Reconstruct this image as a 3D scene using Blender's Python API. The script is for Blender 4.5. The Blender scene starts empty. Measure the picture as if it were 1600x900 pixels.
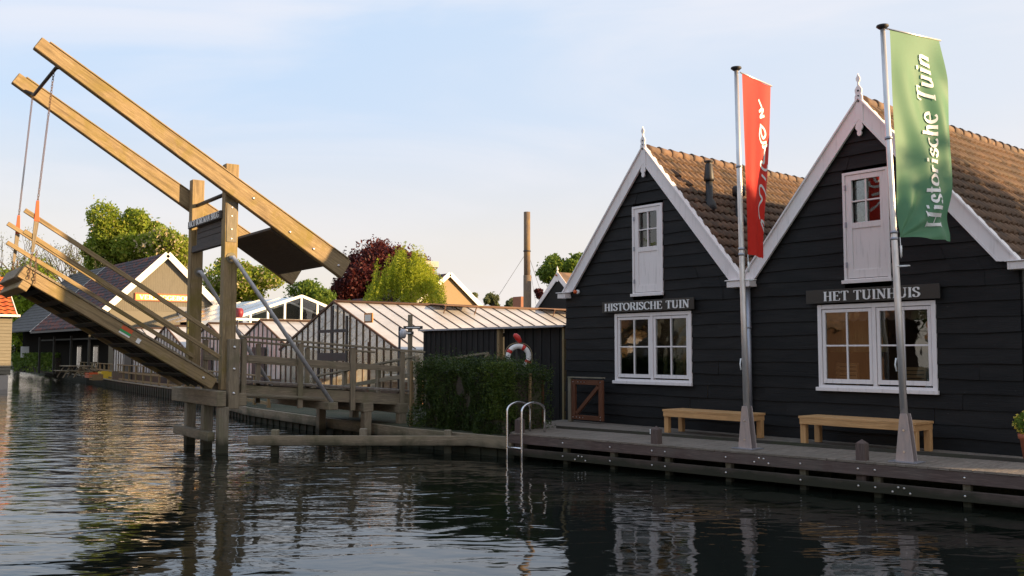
import bpy, math, random
import numpy as np
from mathutils import Vector, Matrix
R = math.radians
sin, cos, pi = math.sin, math.cos, math.pi
rnd = random.Random(7)

# ------------------------------------------------------------------ camera, world, sun, exposure
scene = bpy.context.scene
col = scene.collection
CAMZ = 2.15
cam_d = bpy.data.cameras.new('camera'); cam = bpy.data.objects.new('camera', cam_d); col.objects.link(cam)
cam_d.sensor_width = 36; cam_d.lens = 36*1457/1600; cam_d.clip_start = .1; cam_d.clip_end = 3000
cam.location = (0, 0, CAMZ)
AZ = R(39.94068)          # optical axis turned from -X towards +Y
cam.rotation_euler = (R(90+3.926), 0, R(90)-AZ)
scene.camera = cam
scene.render.resolution_x = 1024; scene.render.resolution_y = 576
scene.view_settings.view_transform = 'Standard'; scene.view_settings.look = 'None'
scene.view_settings.gamma = 1; scene.view_settings.use_curve_mapping = False
scene.view_settings.exposure = 1.25

SUN_AZ, SUN_EL = 39.0, 10.6     # azimuth counted from +X towards +Y
sv = Vector((cos(R(SUN_EL))*cos(R(SUN_AZ)), cos(R(SUN_EL))*sin(R(SUN_AZ)), sin(R(SUN_EL))))
sd = bpy.data.lights.new('sun', 'SUN'); sun = bpy.data.objects.new('sun', sd); col.objects.link(sun)
sd.energy = 5.0; sd.angle = R(.6); sd.color = (1, .69, .37)
sun.rotation_euler = sv.to_track_quat('Z', 'Y').to_euler()

world = bpy.data.worlds.new('World'); scene.world = world; world.use_nodes = True
def build_world():
    nt = world.node_tree; N = nt.nodes; L = nt.links; N.clear()
    out = N.new('ShaderNodeOutputWorld'); bg = N.new('ShaderNodeBackground'); bg.inputs[1].default_value = .107
    sky = N.new('ShaderNodeTexSky'); sky.sky_type = 'NISHITA'; sky.sun_disc = False
    sky.sun_elevation = R(SUN_EL); sky.sun_rotation = R(90-SUN_AZ)
    sky.air_density = 1.0; sky.dust_density = 1.6; sky.ozone_density = 1.6; sky.altitude = 0
    tc = N.new('ShaderNodeTexCoord')
    sep = N.new('ShaderNodeSeparateXYZ'); L.new(tc.outputs['Generated'], sep.inputs[0])
    # thin high cloud veil, denser and creamier towards the horizon
    mp = N.new('ShaderNodeMapping'); mp.inputs['Scale'].default_value = (1.0, 1.6, 5.5); mp.inputs['Rotation'].default_value = (.25, .1, .5)
    L.new(tc.outputs['Generated'], mp.inputs[0])
    nz = N.new('ShaderNodeTexNoise'); nz.inputs['Scale'].default_value = 1.5; nz.inputs['Detail'].default_value = 7; nz.inputs['Roughness'].default_value = .52; nz.inputs['Distortion'].default_value = .5
    L.new(mp.outputs[0], nz.inputs['Vector'])
    r1 = N.new('ShaderNodeMapRange'); r1.inputs['From Min'].default_value = .40; r1.inputs['From Max'].default_value = .72; r1.interpolation_type = 'SMOOTHSTEP'
    L.new(nz.outputs[0], r1.inputs[0])
    r2 = N.new('ShaderNodeMapRange'); r2.inputs['From Min'].default_value = 0; r2.inputs['From Max'].default_value = .42; r2.inputs['To Min'].default_value = .97; r2.inputs['To Max'].default_value = .80; r2.interpolation_type = 'SMOOTHSTEP'
    L.new(sep.outputs[2], r2.inputs[0])
    ma = N.new('ShaderNodeMath'); ma.operation = 'MULTIPLY_ADD'; ma.use_clamp = True; ma.inputs[1].default_value = .42
    L.new(r1.outputs[0], ma.inputs[0]); L.new(r2.outputs[0], ma.inputs[2])
    cr = N.new('ShaderNodeValToRGB'); e = cr.color_ramp.elements
    e[0].position = 0; e[0].color = (3.85, 3.3, 2.85, 1); e[1].position = .46; e[1].color = (2.15, 3.0, 4.15, 1)
    for q_, c_ in ((.12, (3.5, 3.3, 3.2, 1)), (.24, (2.55, 3.1, 3.9, 1))): e2 = cr.color_ramp.elements.new(q_); e2.color = c_
    L.new(sep.outputs[2], cr.inputs[0])
    mx = N.new('ShaderNodeMix'); mx.data_type = 'RGBA'; mx.inputs[0].default_value = .88
    L.new(sky.outputs[0], mx.inputs[6]); L.new(cr.outputs[0], mx.inputs[7])
    # creamier towards the sun's side
    dt = N.new('ShaderNodeVectorMath'); dt.operation = 'DOT_PRODUCT'; dt.inputs[1].default_value = (cos(R(SUN_AZ)), sin(R(SUN_AZ)), 0); L.new(tc.outputs['Generated'], dt.inputs[0])
    r3 = N.new('ShaderNodeMapRange'); r3.inputs['From Min'].default_value = -.45; r3.inputs['From Max'].default_value = .8; r3.inputs['To Max'].default_value = .8; L.new(dt.outputs['Value'], r3.inputs[0])
    m2 = N.new('ShaderNodeMix'); m2.data_type = 'RGBA'; L.new(r3.outputs[0], m2.inputs[0]); L.new(mx.outputs[2], m2.inputs[6]); m2.inputs[7].default_value = (3.75, 3.55, 3.45, 1)
    # thin wisps
    fc = N.new('ShaderNodeMath'); fc.operation = 'MULTIPLY'; fc.inputs[1].default_value = .62; L.new(r1.outputs[0], fc.inputs[0])
    m3 = N.new('ShaderNodeMix'); m3.data_type = 'RGBA'; L.new(fc.outputs[0], m3.inputs[0]); L.new(m2.outputs[2], m3.inputs[6]); m3.inputs[7].default_value = (3.7, 3.6, 3.75, 1); mx = m3
    L.new(mx.outputs[2], bg.inputs[0]); L.new(bg.outputs[0], out.inputs[0])
build_world()

# ------------------------------------------------------------------ helpers
XP, YP, FP = 800., 450., 1457.
def spot(x, D, z=0.6):
    """ground point seen in picture column x at forward distance D"""
    k = (x-XP)/FP
    return Vector((D*(-cos(AZ)+sin(AZ)*k), D*(sin(AZ)+cos(AZ)*k), z))
def zat(y, D): return CAMZ+(550-y)/FP*D

class MB:
    def __init__(s): s.v = []; s.f = []; s.uv = []; s.sm = []; s.mi = []; s.cur = 0
    def face(s, idx, uv=None, smooth=False):
        s.f.append(idx); s.uv.append(uv if uv else [(0, 0)]*len(idx)); s.sm.append(smooth); s.mi.append(s.cur)
    def hexa(s, P, ln=None):
        """8 corners: index bit0=x bit1=y bit2=z"""
        b = len(s.v); P = [Vector(p) for p in P]; s.v += P
        d = [(P[1]-P[0]).length, (P[2]-P[0]).length, (P[4]-P[0]).length]
        L = d.index(max(d)); o = (rnd.random()*50, rnd.random()*50)
        for fi, (a, c, q) in enumerate([(0, 1, (0, 2, 3, 1)), (0, 1, (4, 5, 7, 6)), (0, 2, (0, 1, 5, 4)), (0, 2, (2, 6, 7, 3)), (1, 2, (0, 4, 6, 2)), (1, 2, (1, 3, 7, 5))]):
            u, w = (c, a) if c == L else (a, c)
            s.face([b+i for i in q], [(o[0]+((i >> u) & 1)*d[u], o[1]+fi*.37+((i >> w) & 1)*d[w]) for i in q])
    def box(s, x0, x1, y0, y1, z0, z1):
        s.hexa([(x, y, z) for z in (z0, z1) for y in (y0, y1) for x in (x0, x1)])
    def bar(s, p0, p1, w, h, up=(0, 0, 1), w1=None, h1=None):
        p0 = Vector(p0); p1 = Vector(p1); d = (p1-p0).normalized(); up = Vector(up)
        if abs(d.dot(up)) > .97: up = Vector((0, 1, 0))
        a = d.cross(up).normalized(); b = a.cross(d).normalized()
        w1 = w if w1 is None else w1; h1 = h if h1 is None else h1
        s.hexa([p+a*(sx*ww/2)+b*(sz*hh/2) for sz in (-1, 1) for sx in (-1, 1) for p, ww, hh in ((p0, w, h), (p1, w1, h1))])
    def tube(s, pts, r, n=10, cap=True, closed=False):
        pts = [Vector(p) for p in pts]; m = len(pts); rs = r if isinstance(r, (list, tuple)) else [r]*m
        b = len(s.v); prev = None; ln = 0
        for i, p in enumerate(pts):
            if closed: t = pts[(i+1) % m]-pts[i-1]
            else: t = pts[min(i+1, m-1)]-pts[max(i-1, 0)]
            t.normalize()
            if prev is None:
                a = t.orthogonal().normalized()
            else:
                a = (prev-t*prev.dot(t)); a = a.normalized() if a.length > 1e-6 else t.orthogonal().normalized()
            prev = a; c = t.cross(a)
            for j in range(n):
                an = 2*pi*j/n; s.v.append(p+(a*cos(an)+c*sin(an))*rs[i])
        L = [0]
        for i in range(1, m): L.append(L[-1]+(pts[i]-pts[i-1]).length)
        for i in range(m if closed else m-1):
            i2 = (i+1) % m
            for j in range(n):
                j2 = (j+1) % n; c = 2*pi*rs[i]/n
                s.face([b+i*n+j, b+i*n+j2, b+i2*n+j2, b+i2*n+j], [(L[i], j*c), (L[i], (j+1)*c), (L[i2] if i2 else L[i]+.1, (j+1)*c), (L[i2] if i2 else L[i]+.1, j*c)], True)
        if cap and not closed:
            s.face([b+j for j in reversed(range(n))]); s.face([b+(m-1)*n+j for j in range(n)])
    def lathe(s, prof, c, n=16, axis=(0, 0, 1)):
        c = Vector(c); ax = Vector(axis).normalized(); a = ax.orthogonal().normalized(); b2 = ax.cross(a); b = len(s.v); m = len(prof)
        for r, z in prof:
            for j in range(n):
                an = 2*pi*j/n; s.v.append(c+ax*z+(a*cos(an)+b2*sin(an))*max(r, 1e-4))
        for i in range(m-1):
            for j in range(n):
                j2 = (j+1) % n; s.face([b+i*n+j, b+i*n+j2, b+(i+1)*n+j2, b+(i+1)*n+j], [(i*.1, j*.1)]*4, True)
        s.face([b+j for j in reversed(range(n))]); s.face([b+(m-1)*n+j for j in range(n)])
    def prism(s, pts, o, ex, ey, th):
        """2D outline extruded by th along ex x ey"""
        o = Vector(o); ex = Vector(ex); ey = Vector(ey); n = ex.cross(ey).normalized()*th; b = len(s.v); m = len(pts)
        for k in (0, 1):
            for p in pts: s.v.append(o+ex*p[0]+ey*p[1]+n*k)
        s.face([b+i for i in reversed(range(m))], [(pts[i][0], pts[i][1]) for i in reversed(range(m))])
        s.face([b+m+i for i in range(m)], [(p[0], p[1]) for p in pts])
        for i in range(m):
            j = (i+1) % m; l = math.hypot(pts[j][0]-pts[i][0], pts[j][1]-pts[i][1]); s.face([b+i, b+j, b+m+j, b+m+i], [(0, 0), (l, 0), (l, th), (0, th)])
    def grid(s, fn, nu, nv, smooth=True, uvs=(1, 1)):
        b = len(s.v)
        for j in range(nv+1):
            for i in range(nu+1): s.v.append(Vector(fn(i/nu, j/nv)))
        for j in range(nv):
            for i in range(nu):
                a = b+j*(nu+1)+i
                s.face([a, a+1, a+nu+2, a+nu+1], [(x/nu*uvs[0], y/nv*uvs[1]) for x, y in ((i, j), (i+1, j), (i+1, j+1), (i, j+1))], smooth)
    def build(s, name, mat, parent=None, bevel=0, recalc=False, solid=0):
        me = bpy.data.meshes.new(name)
        if parent is not None: o = Vector(parent_world(parent))
        else:
            xs = [v[0] for v in s.v]; ys = [v[1] for v in s.v]; o = Vector(((min(xs)+max(xs))/2, (min(ys)+max(ys))/2, min(v[2] for v in s.v)))
        me.from_pydata([tuple(v-o) for v in s.v], [], s.f)
        ul = me.uv_layers.new(name='UVMap'); ul.data.foreach_set('uv', [c for f in s.uv for p in f for c in p])
        me.polygons.foreach_set('use_smooth', s.sm)
        mats = mat if isinstance(mat, list) else [mat]
        for m in mats: me.materials.append(m)
        me.polygons.foreach_set('material_index', s.mi)
        me.update()
        ob = bpy.data.objects.new(name, me); col.objects.link(ob)
        if parent is not None: ob.parent = parent
        else: ob.location = o
        WORLD[ob.name] = o
        if solid: m = ob.modifiers.new('solid', 'SOLIDIFY'); m.thickness = solid; m.offset = 0
        if bevel: m = ob.modifiers.new('bevel', 'BEVEL'); m.width = bevel; m.segments = 1; m.limit_method = 'ANGLE'
        return ob
WORLD = {}
def parent_world(p): return WORLD[p.name]
def tag(o, label=None, cat=None, group=None, kind=None):
    if label: o['label'] = label
    if cat: o['category'] = cat
    if group: o['group'] = group
    if kind: o['kind'] = kind
    return o
def thing(name, label, cat, loc, group=None):
    o = bpy.data.objects.new(name, None); col.objects.link(o); o.location = loc; o.empty_display_size = .2
    WORLD[o.name] = Vector(loc); return tag(o, label, cat, group)
def kids(o): return [c for c in bpy.data.objects if c.parent == o]
def copy_tree(o, parent=None):
    c = o.copy(); col.objects.link(c); c.parent = parent
    for ch in kids(o): copy_tree(ch, c)
    return c

# ------------------------------------------------------------------ materials
class NT:
    def __init__(s, name):
        s.m = bpy.data.materials.new(name); s.m.use_nodes = True; s.t = s.m.node_tree; s.N = s.t.nodes; s.L = s.t.links
        s.b = s.N['Principled BSDF']; s.out = s.N['Material Output']
    def n(s, typ, **kw):
        x = s.N.new('ShaderNode'+typ)
        for k, v in kw.items():
            if k in x.inputs.keys() if hasattr(x.inputs, 'keys') else False: x.inputs[k].default_value = v
            else: setattr(x, k, v)
        return x
    def l(s, a, b): s.L.new(a, b)
    def coords(s, kind='Object', scale=(1, 1, 1), rot=(0, 0, 0)):
        t = s.n('TexCoord'); mp = s.n('Mapping'); mp.inputs['Scale'].default_value = scale; mp.inputs['Rotation'].default_value = rot
        s.l(t.outputs[kind], mp.inputs[0]); return mp.outputs[0]
    def noise(s, vec, scale, detail=4, rough=.55, dist=0):
        x = s.n('TexNoise'); x.inputs['Scale'].default_value = scale; x.inputs['Detail'].default_value = detail; x.inputs['Roughness'].default_value = rough; x.inputs['Distortion'].default_value = dist
        s.l(vec, x.inputs['Vector']); return x.outputs[0]
    def ramp(s, fac, stops):
        x = s.n('ValToRGB'); e = x.color_ramp.elements
        while len(e) < len(stops): e.new(.5)
        for el, (p, c) in zip(e, stops): el.position = p; el.color = (*c, 1) if len(c) == 3 else c
        s.l(fac, x.inputs[0]); return x.outputs[0]
    def mix(s, fac, a, b, mode='MIX'):
        x = s.n('Mix'); x.data_type = 'RGBA'; x.blend_type = mode
        for sock, val in ((x.inputs[0], fac), (x.inputs[6], a), (x.inputs[7], b)):
            if hasattr(val, 'is_linked'): s.l(val, sock)
            elif isinstance(val, (int, float)): sock.default_value = val
            else: sock.default_value = (*val, 1)
        return x.outputs[2]
    def rng(s, v, a, b, c=0., d=1.):
        x = s.n('MapRange'); x.inputs[1].default_value = a; x.inputs[2].default_value = b; x.inputs[3].default_value = c; x.inputs[4].default_value = d
        s.l(v, x.inputs[0]); return x.outputs[0]
    def bump(s, h, dist, strength=1.):
        x = s.n('Bump'); x.inputs['Distance'].default_value = dist; x.inputs['Strength'].default_value = strength
        s.l(h, x.inputs['Height']); s.l(x.outputs[0], s.b.inputs['Normal'])
    def set(s, **kw):
        for k, v in kw.items():
            k = k.replace('_', ' ')
            if hasattr(v, 'is_linked'): s.l(v, s.b.inputs[k])
            else: s.b.inputs[k].default_value = (*v, 1) if isinstance(v, tuple) and len(v) == 3 else v
        return s

def wood(name, c1, c2, c3=None, stain=(.08, .085, .03), stain_amt=.5, rough=.8, grain=1., bump=.004, dirt=.35):
    """grain runs along UV.x (metres)"""
    m = NT(name)
    v = m.coords('UV', (1.2, 22*grain, 1)); v2 = m.coords('UV', (.7, 3, 1)); v3 = m.coords('Object', (1, 1, 1))
    g = m.noise(v, 3.2, 7, .62, .5); big = m.noise(v2, 1.4, 4, .6); st = m.noise(v3, 1.3, 5, .65, .6)
    base = m.ramp(g, [(.34, tuple(x*.82 for x in c2)), (.5, c2), (.64, c1)])
    base = m.mix(m.rng(big, .3, .7, .0, .75), base, c3 or c2)
    stk = m.noise(m.coords('UV', (.45, 8*grain, 1)), 2.2, 4, .6, .3); base = m.mix(m.rng(stk, .5, .68, 0, dirt), base, tuple(c*.55 for c in c2))
    base = m.mix(m.rng(st, .48, .66, 0, stain_amt), base, stain)
    crack = m.noise(m.coords('UV', (.9, 60*grain, 1)), 3, 3, .6)
    base = m.mix(m.rng(crack, .62, .72, 0, dirt), base, tuple(c*.25 for c in c2))
    ge = m.n('NewGeometry'); sz = m.n('SeparateXYZ'); m.l(ge.outputs['Position'], sz.inputs[0]); ad = m.n('Math', operation='MULTIPLY_ADD'); m.l(st, ad.inputs[0]); ad.inputs[1].default_value = -.35; m.l(sz.outputs[2], ad.inputs[2])
    base = m.mix(m.rng(ad.outputs[0], .06, .24, .9, 0), base, (.022, .024, .013))      # wet algae band at the waterline
    m.set(Base_Color=base, Roughness=rough); m.b.inputs['Specular IOR Level'].default_value = .3
    m.bump(g, bump); return m.m
def paint(name, c, rough=.45, var=.15, dirt=(.34, .31, .28), da=.4, bump=.0015):
    m = NT(name); n = m.noise(m.coords('Object'), 2.2, 6, .65); n2 = m.noise(m.coords('Object', (14, 14, 1.2)), 1.5, 4, .6)
    b = m.mix(m.rng(n, .3, .7, 0, var), c, tuple(x*.75 for x in c)); b = m.mix(m.rng(n2, .56, .75, 0, da), b, dirt)
    m.set(Base_Color=b, Roughness=rough); m.bump(n2, bump); return m.m
def metal(name, c, rough=.35, metallic=1.):
    m = NT(name); n = m.noise(m.coords('Object', (6, 6, 1.5)), 3, 5, .6)
    m.set(Base_Color=m.mix(m.rng(n, .35, .7, 0, .5), c, tuple(x*.6 for x in c)), Roughness=m.rng(n, .3, .7, rough*.8, rough*1.3), Metallic=metallic); return m.m
def plain(name, c, rough=.6, **kw):
    m = NT(name); n = m.noise(m.coords('Object'), 5, 5, .6)
    m.set(Base_Color=m.mix(m.rng(n, .3, .7, 0, .3), c, tuple(x*.65 for x in c)), Roughness=rough); return m.m

M = {}
M['oak'] = wood('weathered_bridge_timber', (.40, .30, .17), (.25, .18, .10), (.31, .225, .115), stain=(.21, .16, .04), stain_amt=.8, dirt=.8)
M['grey_wood'] = wood('grey_weathered_timber', (.35, .285, .20), (.20, .16, .115), (.27, .22, .145), stain=(.095, .10, .045), stain_amt=.5)
M['dark_wood'] = wood('dark_wet_timber', (.085, .075, .06), (.045, .04, .032), stain=(.04, .05, .02), stain_amt=.5)
M['deck_wood'] = wood('greyed_deck_boards', (.31, .26, .215), (.16, .13, .105), (.23, .19, .155), stain=(.09, .08, .06), stain_amt=.35)
M['fascia'] = wood('brown_grey_fascia_boards', (.17, .12, .105), (.09, .062, .055), (.125, .09, .08), stain=(.15, .14, .12), stain_amt=.3)
M['bench'] = wood('fresh_pine', (.68, .40, .19), (.50, .27, .11), (.60, .34, .15), stain=(.34, .19, .08), stain_amt=.35, rough=.6)
M['gate'] = wood('red_brown_hardwood', (.20, .075, .035), (.12, .045, .022), stain=(.14, .08, .05), stain_amt=.3)
M['stake'] = wood('tan_stake', (.36, .25, .12), (.24, .16, .08), stain=(.2, .2, .1))
M['stone_wood'] = wood('pale_driftwood', (.34, .29, .215), (.20, .17, .125), stain=(.14, .14, .07))
M['khaki'] = wood('khaki_painted_boards', (.21, .19, .145), (.165, .15, .115), (.19, .17, .13), stain=(.16, .15, .11), stain_amt=.2, bump=.001)
M['clap'] = wood('natural_clapboard', (.42, .30, .17), (.30, .21, .12), stain=(.25, .18, .1), stain_amt=.1)
M['veranda'] = NT('dark_veranda_boards').set(Base_Color=(.022, .020, .017), Roughness=1.0).m; M['veranda'].node_tree.nodes['Principled BSDF'].inputs['Specular IOR Level'].default_value = 0
M['lining'] = wood('brown_interior_boards', (.23, .165, .105), (.13, .09, .055), stain_amt=0.)
def black_boards():
    m = NT('black_tarred_boards'); g = m.noise(m.coords('UV', (.8, 16, 1)), 3, 7, .65, .6); b = m.noise(m.coords('UV', (.35, 1.5, 1)), 2, 4, .6)
    c = m.ramp(g, [(.3, (.0045, .0044, .0045)), (.7, (.0105, .0102, .0105))]); c = m.mix(m.rng(b, .42, .72, 0, .8), c, (.021, .0192, .0185))
    sp = m.noise(m.coords('UV', (3, 9, 1)), 5, 2, .5); c = m.mix(m.rng(sp, .73, .78, 0, .5), c, (.09, .085, .085))
    m.set(Base_Color=c, Roughness=m.rng(g, .3, .7, .5, .75)); m.b.inputs['Specular IOR Level'].default_value = .22; m.bump(g, .005); return m.m
M['black'] = black_boards()
M['white'] = paint('white_gloss_paint', (.80, .745, .735), .4)
M['cream'] = paint('cream_paint', (.80, .76, .68), .5)
M['letter'] = plain('white_letter_enamel', (.85, .85, .84), .4)
M['signboard'] = plain('dark_sign_paint', (.03, .025, .02), .45)
M['steel'] = metal('galvanised_steel', (.55, .55, .58), .5, .35)
M['stainless'] = metal('stainless_tube', (.75, .75, .78), .22)
M['pole'] = metal('ribbed_pole_aluminium', (.70, .67, .66), .36, .7)
M['pole_base'] = metal('aluminium_foot_plate', (.50, .42, .40), .45, .5)
M['bolt'] = metal('zinc_bolt', (.8, .8, .82), .3)
M['iron'] = plain('dark_iron', (.025, .024, .025), .55)
M['zinc'] = metal('zinc_gutter', (.36, .37, .42), .4, .6)
M['rust'] = plain('rusty_chain', (.13, .075, .05), .7)
M['red_plate'] = plain('red_painted_end', (.62, .10, .025), .5)
M['red'] = plain('red_plastic', (.60, .03, .02), .4)
M['ringwhite'] = plain('life_ring_white', (.78, .77, .75), .45)
M['dark_red'] = plain('dark_red_enamel', (.22, .02, .03), .5)
M['terracotta'] = plain('terracotta', (.42, .12, .055), .7)
M['concrete'] = plain('pale_concrete', (.42, .38, .34), .85)
M['brick'] = plain('brown_brick', (.28, .12, .07), .85)
M['dark_brick'] = plain('dark_brown_brick', (.10, .055, .038), .9)
M['yellow'] = plain('yellow_label', (.75, .50, .04), .5)
M['green_label'] = plain('green_label', (.03, .35, .10), .5)
M['rope'] = plain('tan_rope', (.40, .30, .17), .9)
M['dark_slat'] = wood('dark_grey_name_planks', (.13, .115, .105), (.08, .07, .066), stain=(.07, .065, .06), stain_amt=.2)
M['counterweight'] = wood('dark_brown_counterweight_planks', (.13, .10, .075), (.085, .065, .048), stain=(.07, .06, .045))

def tiles(name, a, b, c, patch=0.):
    m = NT(name); v = m.n('TexVoronoi'); v.inputs['Scale'].default_value = 3.6; m.l(m.coords('Object'), v.inputs['Vector'])
    sep = m.n('SeparateColor'); m.l(v.outputs['Color'], sep.inputs[0])
    cc = m.ramp(sep.outputs[0], [(.1, a), (.5, b), (.95, c)]); n = m.noise(m.coords('Object'), 9, 6, .7)
    cc = m.mix(m.rng(n, .45, .75, 0, .45), cc, tuple(x*.35 for x in b)); li = m.noise(m.coords('Object'), 2.1, 5, .7)
    cc = m.mix(m.rng(li, .56, .72, 0, .35), cc, (.16, .15, .09) if a[0] > .1 else (.13, .05, .03)); m.set(Base_Color=cc, Roughness=.75); m.b.inputs['Specular IOR Level'].default_value = .2; m.bump(n, .004); return m.m
M['tile'] = tiles('brown_orange_pantiles', (.20, .125, .082), (.16, .105, .073), (.12, .085, .065))
M['tile_red'] = tiles('orange_red_pantiles', (.62, .14, .035), (.52, .11, .03), (.45, .10, .035))
M['tile_dark'] = tiles('dark_slate_tiles', (.035, .034, .04), (.045, .034, .036), (.20, .05, .025))
M['tile_grey'] = tiles('grey_tiles', (.11, .10, .095), (.09, .085, .08), (.08, .075, .072))

def glass(name, tint=(.82, .85, .84), rough=.015, mixin=.0):
    m = NT(name); m.N.remove(m.b); g = m.n('BsdfGlossy'); g.inputs['Roughness'].default_value = rough; g.inputs['Color'].default_value = (1, 1, 1, 1)
    t = m.n('BsdfTransparent'); t.inputs[0].default_value = (*tint, 1); f = m.n('Fresnel'); f.inputs[0].default_value = 1.55
    n = m.noise(m.coords('Object'), 1.6, 2, .5); b = m.n('Bump'); b.inputs['Distance'].default_value = .004; m.l(n, b.inputs['Height']); m.l(b.outputs[0], g.inputs['Normal'])
    x = m.n('MixShader'); m.l(m.rng(f.outputs[0], 0, 1, .045, 1), x.inputs[0]); m.l(t.outputs[0], x.inputs[1]); m.l(g.outputs[0], x.inputs[2]); m.l(x.outputs[0], m.out.inputs[0]); return m.m
M['glass'] = glass('window_glass')
def gh_glass(name, c, white=.6, rough=.2, trl=.6):
    """whitewashed greenhouse pane: chalk film that passes and scatters light, over glass"""
    m = NT(name); m.N.remove(m.b)
    n = m.noise(m.coords('Object', (1, .5, 2.2)), .9, 3, .5, .5); v = m.n('TexVoronoi'); v.inputs['Scale'].default_value = 1.5; m.l(m.coords('Object', (1, 1, .7)), v.inputs['Vector'])
    sp = m.n('SeparateColor'); m.l(v.outputs['Color'], sp.inputs[0])
    cc = m.mix(m.rng(n, .35, .68, 0, .45), c, tuple(x*.75 for x in c)); cc = m.mix(m.rng(sp.outputs[1], 0, 1, 0, .2), cc, (.55, .56, .60))
    d = m.n('BsdfDiffuse'); tr = m.n('BsdfTranslucent'); m.l(cc, d.inputs[0]); m.l(cc, tr.inputs[0])
    a = m.n('MixShader'); a.inputs[0].default_value = trl; m.l(d.outputs[0], a.inputs[1]); m.l(tr.outputs[0], a.inputs[2])
    t = m.n('BsdfTransparent'); t.inputs[0].default_value = (.85, .87, .87, 1)
    w = m.n('MixShader'); m.l(m.rng(n, .3, .7, white+.05, white-.2), w.inputs[0]); m.l(t.outputs[0], w.inputs[1]); m.l(a.outputs[0], w.inputs[2])
    g = m.n('BsdfGlossy'); g.inputs['Roughness'].default_value = rough; f = m.n('Fresnel'); f.inputs[0].default_value = 1.5
    z = m.n('MixShader'); m.l(f.outputs[0], z.inputs[0]); m.l(w.outputs[0], z.inputs[1]); m.l(g.outputs[0], z.inputs[2]); m.l(z.outputs[0], m.out.inputs[0]); return m.m
M['gh_roof'] = gh_glass('whitewashed_roof_glass', (.96, .92, .89), .93, .25, .45)
M['gh_wall'] = gh_glass('whitewashed_wall_glass', (1.0, .90, .74), .38, .04, .85)
M['gh_side'] = gh_glass('clear_side_glass', (.95, .9, .82), .30, .05)
M['gh_small'] = gh_glass('greyed_small_gable_glass', (.80, .80, .78), .93, .25, .45)
M['gh_rear'] = gh_glass('whitewashed_rear_glass', (.97, .90, .80), .97, .1, .62)
M['gh_blue'] = gh_glass('bluish_roof_glass', (.55, .62, .72), .9)

def leafmat(name, c1, c2, c3=None, trans=.45):
    m = NT(name); g = m.n('NewGeometry'); r = g.outputs['Random Per Island']
    cc = m.ramp(r, [(0, c1), (.6, c2), (1, c3 or c2)]); n = m.noise(m.coords('Object'), .55, 3, .6)
    cc = m.mix(m.rng(n, .38, .66, 0, .65), cc, c1)
    m.set(Base_Color=cc, Roughness=.5); m.b.inputs['Specular IOR Level'].default_value = .25
    tr = m.n('BsdfTranslucent'); m.l(cc, tr.inputs[0]); x = m.n('MixShader'); x.inputs[0].default_value = trans
    m.l(m.b.outputs[0], x.inputs[1]); m.l(tr.outputs[0], x.inputs[2]); m.l(x.outputs[0], m.out.inputs[0]); return m.m
M['chestnut'] = leafmat('chestnut_leaves', (.16, .23, .03), (.32, .40, .045), (.50, .48, .09), .55)
M['blossom'] = leafmat('cream_blossom', (.62, .50, .30), (.75, .62, .42))
M['beech'] = leafmat('copper_beech_leaves', (.05, .012, .014), (.11, .022, .02), (.18, .045, .03), .35)
M['willow'] = leafmat('willow_leaves', (.24, .30, .02), (.40, .44, .03), (.5, .5, .06), .5)
M['green'] = leafmat('mid_green_leaves', (.09, .15, .025), (.17, .25, .035), (.27, .33, .05))
M['bright'] = leafmat('bright_spring_leaves', (.18, .27, .015), (.30, .40, .025), (.40, .46, .04), .55)
M['pale'] = leafmat('pale_grey_green_leaves', (.12, .15, .06), (.2, .22, .09), (.26, .26, .12))
M['hedge'] = leafmat('conifer_hedge_leaves', (.024, .045, .010), (.044, .072, .013), (.09, .12, .02), .3)
M['hedge_lit'] = leafmat('yellowish_hedge_leaves', (.05, .085, .012), (.10, .14, .02), (.17, .20, .03), .35)  # lit copy of the hedge leaves, sunlight put into the colour
M['whiteblossom'] = leafmat('white_blossom', (.55, .50, .50), (.75, .70, .70))
M['bark'] = wood('tree_bark', (.13, .10, .075), (.06, .048, .036), stain=(.09, .1, .05))
M['yellow_fl'] = leafmat('yellow_flowers', (.75, .55, .05), (.8, .65, .15))

def flag_mat(name, c):
    m = NT(name); n = m.noise(m.coords('UV', (3, 1, 1)), 1.5, 3, .6); cc = m.mix(m.rng(n, .35, .65, 0, .25), c, tuple(x*.8 for x in c))
    m.set(Base_Color=cc, Roughness=.55); m.b.inputs['Specular IOR Level'].default_value = .3
    tr = m.n('BsdfTranslucent'); m.l(cc, tr.inputs[0]); x = m.n('MixShader'); x.inputs[0].default_value = .4
    m.l(m.b.outputs[0], x.inputs[1]); m.l(tr.outputs[0], x.inputs[2]); m.l(x.outputs[0], m.out.inputs[0]); return m.m
M['flag_green'] = flag_mat('green_flag_cloth', (.13, .31, .17))
M['flag_red'] = flag_mat('red_flag_cloth', (.72, .035, .022))

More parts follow.
